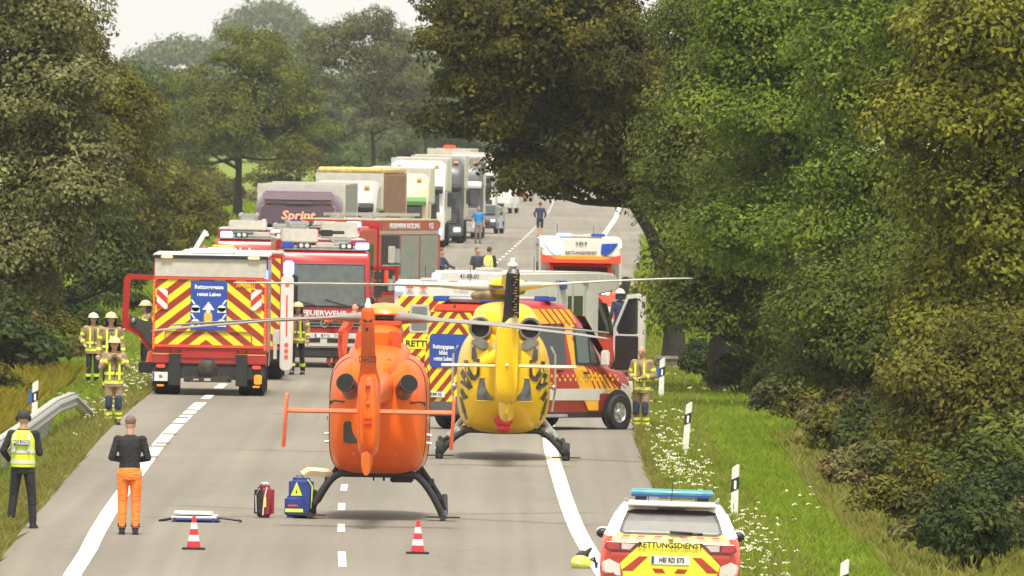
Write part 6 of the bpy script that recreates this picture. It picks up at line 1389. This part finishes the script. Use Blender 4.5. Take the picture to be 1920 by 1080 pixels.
def leaves(cs, rs, n, size, shell=.55, up=.35, asp=.55):
    """leaf quads spread through clumps cs with radii rs (n,3 or n)"""
    cs = np.asarray(cs); rs = np.asarray(rs); rs = rs if rs.ndim == 2 else np.repeat(rs[:, None], 3, 1)
    wgt = (rs[:, 0]*rs[:, 2]); idx = nr.choice(len(cs), n, p=wgt/wgt.sum())
    d = unit(nr.normal(size=(n, 3))); d[:, 2] = np.where(d[:, 2] < -.3, -d[:, 2]*nr.random(n), d[:, 2]); d = unit(d)
    rad = shell+(1.08-shell)*nr.random(n)**.6
    rad *= 1+.16*np.sin(d[:, 0]*7+cs[idx, 0]*3)*np.sin(d[:, 2]*6+cs[idx, 2]*2)
    p = cs[idx]+d*rs[idx]*rad[:, None]
    nm = unit(d*1.0+np.array([0, 0, up])+nr.normal(size=(n, 3))*.40)
    a = unit(np.cross(nm, nr.normal(size=(n, 3)))); a[:, 2] -= .25; a = unit(a); b_ = unit(np.cross(nm, a))
    s_ = size*(.6+.8*nr.random(n))[:, None]
    tip = nm*s_*.18*(nr.random(n)-.3)[:, None]
    return np.stack([p-a*s_*.5, p-b_*s_*asp*.5+tip, p+a*s_*.5, p+b_*s_*asp*.5+tip], 1)
def tree(label, base, ells, nblob, nleaf, size, lm, trunk_r=.22, name='tree', blob=(.45, .95), limbs=None, group=None, cat='tree', shell=.5, fill=.25, tpath=None):
    """base: ground point; ells: list of (centre offset from base, (rx,ry,rz))"""
    nleaf = int(nleaf*1.4); size = size*(.66 if group == 'trees along the right verge' else .74); nblob = int(nblob*.68); blob = (blob[0]*1.12, blob[1]*1.22); shell = max(shell, .62); fill *= .55
    t = thing(name, label, cat, loc=base, group=group); cs = []; rs = []
    vol = np.array([e[1][0]*e[1][2] for e in ells]); per = np.maximum(2, (nblob*vol/vol.sum()).astype(int))
    for (c, r), k in zip(ells, per):
        d = unit(nr.normal(size=(k, 3))); q = nr.random(k)**.38
        p = np.array(c)+d*np.array(r)*(q*.86)[:, None]; cs.append(p); bs = nr.uniform(*blob, size=k); rs.append(np.stack([bs*1.15, bs*1.15, bs*.8], 1))
    cs = np.concatenate(cs); rs = np.concatenate(rs)
    V = leaves(cs, rs, int(nleaf*(1-fill)), size, shell)
    if fill: V = np.concatenate([V]+[leaves([c], [np.array(r)*.92], max(4, int(nleaf*fill*v/vol.sum())), size*1.1, .2) for (c, r), v in zip(ells, vol)])
    o = bpy.data.objects.new('crown', quads_mesh('crown', V, lm)); C.objects.link(o); o.parent = t; o['kind'] = 'stuff'
    m = MB(); top = np.array(ells[0][0])
    tp = tpath or [(0, 0, -.2), (top[0]*.10, 0, top[2]*.35), (top[0]*.4, top[1]*.4, top[2]*.7), (top[0], top[1], top[2]+ells[0][1][2]*.3)]
    m.tube(tp, [trunk_r*1.25]+[trunk_r*(1-.8*i/(len(tp)-1)) for i in range(1, len(tp))], 10)
    o2 = m.build('trunk', bark, t); m = MB(); js = nr.choice(len(cs), min(len(cs), limbs if limbs is not None else 14), replace=False)
    tpv = [Vector(q) for q in tp]
    for j in js:
        e = Vector(cs[j]); k = len(tpv)-2 if e.z > tpv[-2].z*1.05 else max(1, len(tpv)-3); a = tpv[k].lerp(tpv[min(k+1, len(tpv)-1)], float(nr.random())*.8)
        mid = a.lerp(e, .5)+Vector((0, 0, -.15)); m.tube([a, mid, e, e+(e-mid)*.4], [trunk_r*.42, trunk_r*.24, trunk_r*.12, .01], 6)
    if m.v: m.build('branches', bark, o2)
    return t
def at(px, py): return P(px, py)
def E(base, px, py, rxp, rzp, ry=None, dy=0.0):
    """crown ellipsoid given in photo pixels at the tree's own distance"""
    Y = base.y+dy; c = Q(px, py, Y); s_ = scl(Y); rx = rxp/s_
    return ((c.x-base.x, dy, c.z-base.z), (rx, ry if ry else rx, rzp/s_))
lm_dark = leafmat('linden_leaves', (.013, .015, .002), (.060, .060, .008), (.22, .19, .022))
lm_r = leafmat('fresh_green_leaves', (.032, .056, .005), (.108, .155, .013), (.26, .32, .04))
lm_rl = leafmat('light_olive_leaves', (.036, .052, .007), (.115, .140, .020), (.24, .25, .055))
lm_ry = leafmat('yellowing_leaves', (.042, .050, .005), (.145, .150, .013), (.31, .29, .035))
lm_ro = leafmat('deep_green_leaves', (.024, .036, .004), (.072, .094, .010), (.17, .20, .026))
lm_lg = leafmat('grey_olive_leaves', (.046, .050, .012), (.135, .138, .042), (.30, .29, .13))
lm_lo = leafmat('olive_leaves', (.034, .036, .004), (.108, .104, .012), (.22, .20, .028))
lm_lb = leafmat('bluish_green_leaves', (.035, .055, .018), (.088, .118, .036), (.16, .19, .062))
lm_sh = leafmat('shrub_leaves', (.03, .038, .008), (.095, .105, .025), (.26, .26, .10), hue2=(.18, .135, .05))
lm_dg = leafmat('hedge_leaves', (.012, .022, .006), (.038, .056, .012), (.10, .12, .028))
# the big dark tree leaning over the road
b0 = at(1262, 692)
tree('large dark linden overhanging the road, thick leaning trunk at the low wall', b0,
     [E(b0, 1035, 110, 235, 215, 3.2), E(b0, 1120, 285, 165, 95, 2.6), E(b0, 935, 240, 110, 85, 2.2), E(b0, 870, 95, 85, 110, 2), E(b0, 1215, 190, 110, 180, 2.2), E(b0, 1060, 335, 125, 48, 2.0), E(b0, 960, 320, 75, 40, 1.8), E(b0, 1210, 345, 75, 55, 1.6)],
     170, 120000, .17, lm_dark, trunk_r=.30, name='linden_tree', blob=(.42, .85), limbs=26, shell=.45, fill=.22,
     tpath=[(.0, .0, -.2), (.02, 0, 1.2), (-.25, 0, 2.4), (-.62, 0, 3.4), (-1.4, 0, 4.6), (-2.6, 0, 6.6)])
# right-hand row, from far to near
def rt(label, bx, by, els, nb, nl, lm, size=.16, **k):
    b_ = at(bx, by); return tree(label, b_, [E(b_, *e) for e in els], nb, nl, size, lm, group='trees along the right verge', **k)
rt('light olive tree at the left edge of the right-hand wood, leafy down to the verge', 1345, 735, [(1348, 250, 128, 290), (1258, 350, 42, 80), (1310, 70, 65, 130), (1305, 520, 75, 75)], 120, 62000, lm_rl, .15)
rt('fresh green tree in the middle of the right-hand wood', 1480, 770, [(1500, 180, 190, 300), (1420, 420, 150, 140), (1400, 90, 90, 160)], 130, 62000, lm_r)
rt('deep green tree in shade low in the right-hand wood', 1440, 745, [(1400, 480, 170, 170), (1530, 560, 170, 140), (1330, 560, 90, 110)], 90, 46000, lm_ro)
rt('green tree behind the yellowing one, upper right', 1660, 820, [(1690, 120, 200, 260), (1640, 420, 170, 190)], 110, 56000, lm_r)
rt('yellowing tree at the right edge of the photo', 1850, 905, [(1860, 190, 175, 330), (1900, 520, 130, 200), (1790, 640, 130, 130)], 120, 60000, lm_ry, .17)
rt('dark green tree filling the gap under the yellowing tree', 1700, 850, [(1650, 640, 200, 150), (1760, 560, 170, 160)], 80, 42000, lm_ro)
rt('olive tree low at the right edge behind the bushes', 1880, 930, [(1900, 720, 150, 140), (1800, 760, 130, 100)], 60, 34000, lm_lo)
# left-hand trees
def lt(label, bx, by, els, nb, nl, lm, size=.18, **k):
    b_ = at(bx, by); return tree(label, b_, [E(b_, *e) for e in els], nb, nl, size, lm, **k)
gl = 'trees along the left verge'
lt('tall grey-olive tree at the left edge of the photo', 40, 690, [(45, 170, 135, 200), (-10, 20, 130, 110), (125, 330, 115, 130), (30, 470, 120, 120)], 110, 60000, lm_lg, .17, group=gl)
lt('olive tree leaning right behind the grey-olive one', 165, 610, [(160, 300, 120, 170), (205, 200, 75, 90), (120, 90, 90, 90)], 90, 40000, lm_lo, .17, group=gl)
lt('dark leafy tree low on the left above the verge', 70, 660, [(60, 460, 130, 110), (170, 480, 110, 95), (20, 560, 90, 90)], 70, 36000, lm_dg, .17, group=gl)
lt('small green tree between the left wood and the equipment truck', 285, 520, [(290, 380, 70, 100), (330, 420, 50, 60), (240, 420, 60, 80)], 60, 22000, lm_lo, .18, group=gl)
lt('round-crowned green tree with a bare slim trunk standing alone', 445, 418, [(455, 200, 150, 120), (400, 270, 90, 65), (540, 240, 75, 80), (470, 110, 100, 60)], 130, 46000, lm_lo if 0 else leafmat('soft_green_leaves', (.036, .046, .006), (.104, .120, .013), (.21, .22, .032)), .20, trunk_r=.26, limbs=22, shell=.4, fill=.15)
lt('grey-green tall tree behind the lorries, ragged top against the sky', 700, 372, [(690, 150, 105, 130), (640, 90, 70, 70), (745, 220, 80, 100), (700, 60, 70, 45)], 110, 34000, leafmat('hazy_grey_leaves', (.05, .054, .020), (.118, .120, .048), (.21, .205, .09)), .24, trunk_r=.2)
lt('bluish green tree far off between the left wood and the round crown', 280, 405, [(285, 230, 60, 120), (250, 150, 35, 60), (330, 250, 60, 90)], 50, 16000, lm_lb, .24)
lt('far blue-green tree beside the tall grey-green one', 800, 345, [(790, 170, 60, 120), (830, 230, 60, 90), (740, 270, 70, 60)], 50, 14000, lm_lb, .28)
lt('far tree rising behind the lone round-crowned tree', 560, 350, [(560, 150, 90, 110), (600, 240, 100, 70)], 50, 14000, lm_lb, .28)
for bx, by, e, lb_, lm in ((530, 388, (540, 320, 80, 55), 'rounded hedge shrub left of the straw-loaded lorry', lm_lo), (640, 360, (640, 290, 90, 50), 'rounded hedge shrub above the straw-loaded lorry', lm_lb), (740, 350, (745, 270, 70, 50), 'rounded hedge shrub behind the white lorry roof', lm_lb), (600, 372, (590, 270, 70, 50), 'bushy small tree under the tall grey-green one', lm_dg), (395, 395, (380, 340, 45, 40), 'small shrub left of the lone trunk', lm_lo), (850, 335, (860, 260, 60, 55), 'far bush beside the dark overhanging crown', lm_dg)):
    lt(lb_, bx, by, [e], 22, 7000, lm, .24, name='shrub', cat='shrub', trunk_r=.06, limbs=5, blob=(.4, .8))
# far wood behind everything, one mass
cs = []; rs = []
for k in range(150):
    Y = nr.uniform(1500, 2100); px = nr.uniform(-150, 1300); top = 150+25*math.sin(px*.02)+nr.uniform(-15, 30); c = Q(px, top+35, Y); cs.append((c.x, Y, max(1, c.z)-1.5)); rs.append((4.5, 4.5, 5))
    cs.append((c.x+nr.uniform(-3, 3), Y, max(1, c.z)-8)); rs.append((5.5, 5, 7))
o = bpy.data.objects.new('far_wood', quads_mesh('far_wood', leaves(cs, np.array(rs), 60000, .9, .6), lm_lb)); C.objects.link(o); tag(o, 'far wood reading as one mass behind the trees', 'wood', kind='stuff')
# wooded hills on the horizon
for px0, px1, ytop, Y in ((395, 600, 18, 2950), (200, 470, 92, 2700), (640, 1000, 70, 2700)):
    cs = []
    for k in range(110):
        u = nr.uniform(-1, 1); c = Q((px0+px1)/2+u*(px1-px0)/2, ytop+12+(abs(u)**2.2)*95, Y)
        for dz in (0, 6, 12, 19, 26): cs.append((c.x+nr.uniform(-1, 1), Y+nr.uniform(-15, 30), max(3, c.z-dz+nr.uniform(-1, .6))))
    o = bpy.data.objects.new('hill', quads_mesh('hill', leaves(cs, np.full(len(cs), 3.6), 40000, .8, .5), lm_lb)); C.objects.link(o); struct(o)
# shrubs along the edge of the right-hand wood and on the left bank
protos = []
for i, (lm, sz) in enumerate(((lm_sh, .12), (lm_ro, .12), (lm_rl, .12), (lm_lo, .12), (lm_dg, .12))):
    t = thing('shrub', '', 'shrub'); k = 16; d = unit(nr.normal(size=(k, 3))); d[:, 2] = abs(d[:, 2]); cs = d*np.array([.75, .75, .9])*(nr.random(k)**.5)[:, None]+np.array([0, 0, .35])
    V = leaves(cs, nr.uniform(.22, .42, k), 5200, sz, .3, asp=.45); o = bpy.data.objects.new('foliage', quads_mesh('foliage', V, lm)); C.objects.link(o); o.parent = t; o['kind'] = 'stuff'
    m = MB()
    for j in range(9): e = Vector(cs[j]); m.tube([(0, 0, -.1), e*.5+Vector((0, 0, .1)), e*1.25], [.03, .018, .004], 5)
    m.build('stems', bark, t); protos.append(t)
SR = [(1322, 708, 0, .7, 'under the deep shade right of the low wall'), (1330, 722, 4, .8, 'at the grass edge below the light olive tree'), (1385, 742, 0, .9, 'greyish, at the grass edge left of centre of the wood'), (1440, 762, 2, .8, 'pale leafed, in the middle of the grass edge'),
      (1490, 792, 0, .9, 'brownish, in the middle of the grass edge'), (1540, 822, 3, .9, 'olive, above the long grass bend'), (1600, 850, 0, 1.0, 'grey green, with bare twigs beside the long grass'), (1660, 885, 4, 1.0, 'dark round one above the grass'), (1600, 800, 2, 1.1, 'silvery, halfway up the dark undergrowth'),
      (1700, 850, 0, 1.1, 'silvery, right of the halfway one'), (1740, 905, 1, 1.0, 'dark, low in front of the wood'), (1800, 900, 0, 1.2, 'browning, upper right undergrowth'), (1830, 960, 1, 1.1, 'dark round one near the lower right corner'), (1900, 940, 2, 1.2, 'light, at the right photo edge'),
      (1890, 1010, 4, .9, 'dark, lowest at the right photo edge'), (1690, 930, 3, .6, 'small olive one at the foot of the slope'), (1640, 905, 1, .55, 'small dark one reaching into the grass'), (1950, 1060, 0, .8, 'outermost in the lower right corner'),
      (1560, 780, 1, 1.1, 'deep green, under the fresh green tree'), (1650, 830, 3, 1.2, 'olive, between the two silvery ones'), (1780, 840, 1, 1.3, 'tall green, under the yellowing tree'), (1860, 900, 3, 1.3, 'olive, right of the browning one'), (1420, 735, 1, 1.1, 'deep green, behind the pale leafed one'), (1570, 872, 3, .7, 'small olive, spilling into the long grass bend'), (1625, 935, 0, .75, 'browning, at the foot of the slope near the last marker post'), (1690, 1000, 3, .8, 'olive, right of the last marker post'), (1760, 1050, 0, .9, 'browning, low in the bottom right corner'), (1820, 1085, 4, .9, 'dark, cut by the bottom photo edge')]
SL = [(20, 640, 4, 1.0, 'dark, at the left photo edge above the post'), (75, 655, 1, .9, 'dark, second from the left photo edge'), (120, 630, 4, .9, 'dark, left of the pale green helmet'), (160, 590, 0, 1.0, 'greyish, above the pale green helmet'), (210, 560, 3, 1.0, 'olive, above the navy vest firefighter'),
      (250, 540, 0, 1.0, 'greyish, seen through the open red door'), (290, 520, 4, .9, 'dark, beside the truck roof corner'), (-10, 700, 1, 1.0, 'dark, lowest at the left photo edge'), (330, 490, 3, .9, 'olive, left of the raised light mast'), (370, 460, 4, 1.0, 'dark, behind the raised light mast'), (60, 700, 3, .55, 'small yellowing one above the guardrail'), (130, 680, 0, .5, 'small one behind the yellowed grass'),
      (400, 430, 3, .9, 'olive, left of the lone trunk foot'),
      (35, 672, 0, 1.2, 'greyish, at the foot of the grey-olive tree'), (100, 668, 3, .8, 'olive, between the dark ones on the left'), (190, 640, 1, .8, 'deep green, just above the two standing firefighters'), (240, 600, 4, .8, 'dark, left of the red door frame'), (12, 715, 4, 1.5, 'large dark, covering the foot of the left edge trees'), (400, 402, 3, 1.4, 'olive, in the meadow gap left of the lone trunk'), (500, 392, 0, 1.3, 'greyish, in the meadow gap right of the lone trunk'), (425, 385, 4, 1.3, 'dark, far back behind the lone trunk'), (38, 705, 1, 1.2, 'deep green, hiding the grey-olive trunk'), (0, 760, 3, .7, 'olive, above the guardrail at the left photo edge')]
used = set()
for grp, LST in (('shrubs along the edge of the right-hand wood', SR), ('shrubs on the left bank', SL)):
    for px, py, i, s_, ds in LST:
        t = protos[i] if i not in used else dup(protos[i]); used.add(i)
        t.location = P(px, py); t.rotation_euler = (0, 0, rnd.uniform(0, 6.28)); t.scale = (s_*rnd.uniform(1.0, 1.25),)*2+(s_*rnd.uniform(.9, 1.15),); t['label'] = ('shrub, '+ds); t['group'] = grp
# grass and flowers
def blades(n, xs, ys, zs, hmin, hmax, wd, lm, name, label, cat='grass', bendy=.4):
    a = nr.random(n)*6.283; h = nr.uniform(hmin, hmax, n); ux, uy = np.cos(a), np.sin(a); b = nr.normal(size=(n, 2))*bendy*h[:, None]
    p = np.stack([xs, ys, zs], 1); w_ = np.stack([ux, uy*.4, 0*ux], 1)*wd*.5; tip = p+np.stack([b[:, 0], b[:, 1], h], 1); mid = p+np.stack([b[:, 0]*.35, b[:, 1]*.35, h*.6], 1)
    V = np.stack([p-w_, p+w_, mid+w_*.7, tip], 1); o = bpy.data.objects.new(name, quads_mesh(name, V, lm)); C.objects.link(o); return tag(o, label, cat, kind='stuff')
hg = np.vectorize(hgt)
gm1 = leafmat('meadow_grass', (.11, .165, .013), (.22, .30, .024), (.34, .41, .05), rough=.6, tr=.35)
gm2 = leafmat('dry_grass', (.11, .11, .02), (.23, .21, .05), (.38, .34, .13), rough=.7, tr=.3)
gm3 = leafmat('ochre_weeds', (.10, .12, .012), (.24, .20, .02), (.36, .27, .04), rough=.7, tr=.3)
def edgeR(y): return np.interp(y, YR, xr)
def edgeL(y): return np.interp(y, YR, xl)
def rand_y(n, a, b): return 1/(1/a+(1/b-1/a)*nr.random(n))
n = 150000; y = rand_y(n, 196, 420); u = nr.random(n); x = edgeR(y)+.02+u*7; blades(n, x, y, hg(y), .05, .17, .014, gm1, 'grass', 'green verge grass right of the road')
n = 26000; y = rand_y(n, 196, 420); x = edgeR(y)-.08+nr.random(n)**2*1.5; blades(n, x, y, hg(y), .05, .19, .013, gm2, 'dry_grass', 'straw-coloured grass fringe along the right road edge')
n = 20000; y = rand_y(n, 196, 300); x = edgeR(y)+2.3+(y-196)*.004+nr.random(n)*5; y2 = y; blades(n, x, y, hg(y), .10, .34, .014, leafmat('tall_olive_grass', (.10, .11, .018), (.24, .22, .05), (.40, .34, .13), tr=.3), 'tall_grass', 'tall olive grass in front of the bushes on the right')
n = 60000; y = rand_y(n, 205, 520); x = edgeL(y)-.02-nr.random(n)*4.5; blades(n, x, y, hg(y), .05, .20, .016, gm1, 'grass', 'green verge grass left of the road')
n = 22000; y = rand_y(n, 205, 420); x = edgeL(y)+.04-nr.random(n)**1.5*.9; blades(n, x, y, hg(y), .06, .24, .014, gm2, 'dry_grass', 'straw-coloured grass fringe below the guardrail')
n = 9000; y = rand_y(n, 262, 345); x = edgeL(y)-1.9-nr.random(n)*1.2; blades(n, x, y, hg(y), .2, .5, .03, gm3, 'weeds', 'ochre weeds on the left bank behind the firefighters')
n = 60000; y = rand_y(n, 420, 1300); x = np.where(nr.random(n) < .6, edgeL(y)-nr.random(n)*14, edgeR(y)+nr.random(n)*4); blades(n, x, y, hg(y), .2, .6, .09, gm1, 'grass', 'meadow grass beyond the vehicles')
# white umbels
def umbels(cx, cy, n, label, sp=(.24, 4.0), nm='wild_flowers', hh=(.16, .36)):
    V = []; S = []; 
    for px, py, k in zip(cx, cy, n):
        b = P(px, py)
        for _ in range(int(k*.38)):
            x = b.x+nr.normal()*sp[0]; y = b.y+nr.normal()*sp[1]
            if edgeL(y)-.04 < x < edgeR(y)+.06: continue
            h = nr.uniform(*hh); z = hgt(y)
            S.append(([x, y, z], [x+.012, y, z], [x+.01, y, z+h], [x, y, z+h]))
            r = nr.uniform(.02, .045)
            for j in range(5):
                a = nr.random()*6.28; q = r*nr.random()**.5*1.3; cx_, cy_ = x+q*math.cos(a), y+q*math.sin(a); zz = z+h+nr.uniform(-.012, .015); s_ = nr.uniform(.005, .011); ti = nr.uniform(.3, 1)*s_
                V.append(([cx_-s_, cy_-s_, zz-ti], [cx_+s_, cy_-s_, zz-ti], [cx_+s_, cy_+s_, zz+ti], [cx_-s_, cy_+s_, zz+ti]))
    A = np.array(S+V, dtype=float); mi = np.array([0]*len(S)+[1]*len(V)); o = bpy.data.objects.new(nm, quads_mesh(nm, A, [gm1, mat('white_petals', (.50, .48, .34), .8, var=.1)], mi)); C.objects.link(o); return tag(o, label, 'flowers', kind='stuff')
umbels([1225, 1240, 1262, 1275, 1300, 1320, 1255, 1390, 1405, 1400, 1420, 1375, 1215, 1500, 1330, 1250, 1270], [830, 870, 890, 905, 930, 905, 800, 1000, 1040, 1070, 1095, 980, 770, 960, 760, 730, 850], [70, 90, 120, 120, 60, 30, 50, 70, 90, 90, 60, 30, 30, 20, 14, 14, 60], 'white umbel flowers along the right road edge and around the rescue car')
umbels([245, 262, 235, 215, 180, 160, 130, 275, 250, 200], [740, 725, 765, 790, 800, 780, 760, 700, 700, 830], [80, 80, 60, 50, 30, 25, 20, 40, 40, 30], 'white umbel flowers on the left verge beside the firefighters')
# ------------------------------------------------------------------ haze
mb = MB(); mb.box((-420, 420), (-40, 3300), (-1.6, 42)); hz = mb.build('haze', [], flat=True) if 0 else None
me = bpy.data.meshes.new('haze'); mb = MB(); mb.box((-420, 420), (-40, 3400), (-1.6, 40)); me.from_pydata(mb.v, [], mb.f)
hm, t, b = newmat('haze_air'); t.nodes.clear(); pv = t.nodes.new('ShaderNodeVolumePrincipled'); oo = t.nodes.new('ShaderNodeOutputMaterial'); t.links.new(pv.outputs[0], oo.inputs['Volume'])
pv.inputs['Color'].default_value = (.93, .95, .98, 1); pv.inputs['Density'].default_value = .00006; pv.inputs['Anisotropy'].default_value = 0.0
me.materials.append(hm); ho = bpy.data.objects.new('haze', me); C.objects.link(ho); tag(ho, 'thin pale haze over the whole road and woods', 'haze', kind='stuff')
# ------------------------------------------------------------------ turn modifiers and text into plain meshes
bpy.context.view_layer.update(); dg = bpy.context.evaluated_depsgraph_get(); new = []
for o in POST:
    me = bpy.data.meshes.new_from_object(o.evaluated_get(dg), preserve_all_data_layers=False, depsgraph=dg); new.append((o, me))
for o, me in new:
    if o.type == 'FONT':
        q = bpy.data.objects.new(o.name, me); C.objects.link(q); q.parent = o.parent; q.location = o.location; q.rotation_euler = o.rotation_euler; q.scale = o.scale
        nm = o.name; bpy.data.objects.remove(o); q.name = nm
        for m_ in (me,):
            if not me.materials: me.materials.append(black)
    else:
        o.modifiers.clear(); o.data = me; me.polygons.foreach_set('use_smooth', [True]*len(me.polygons))
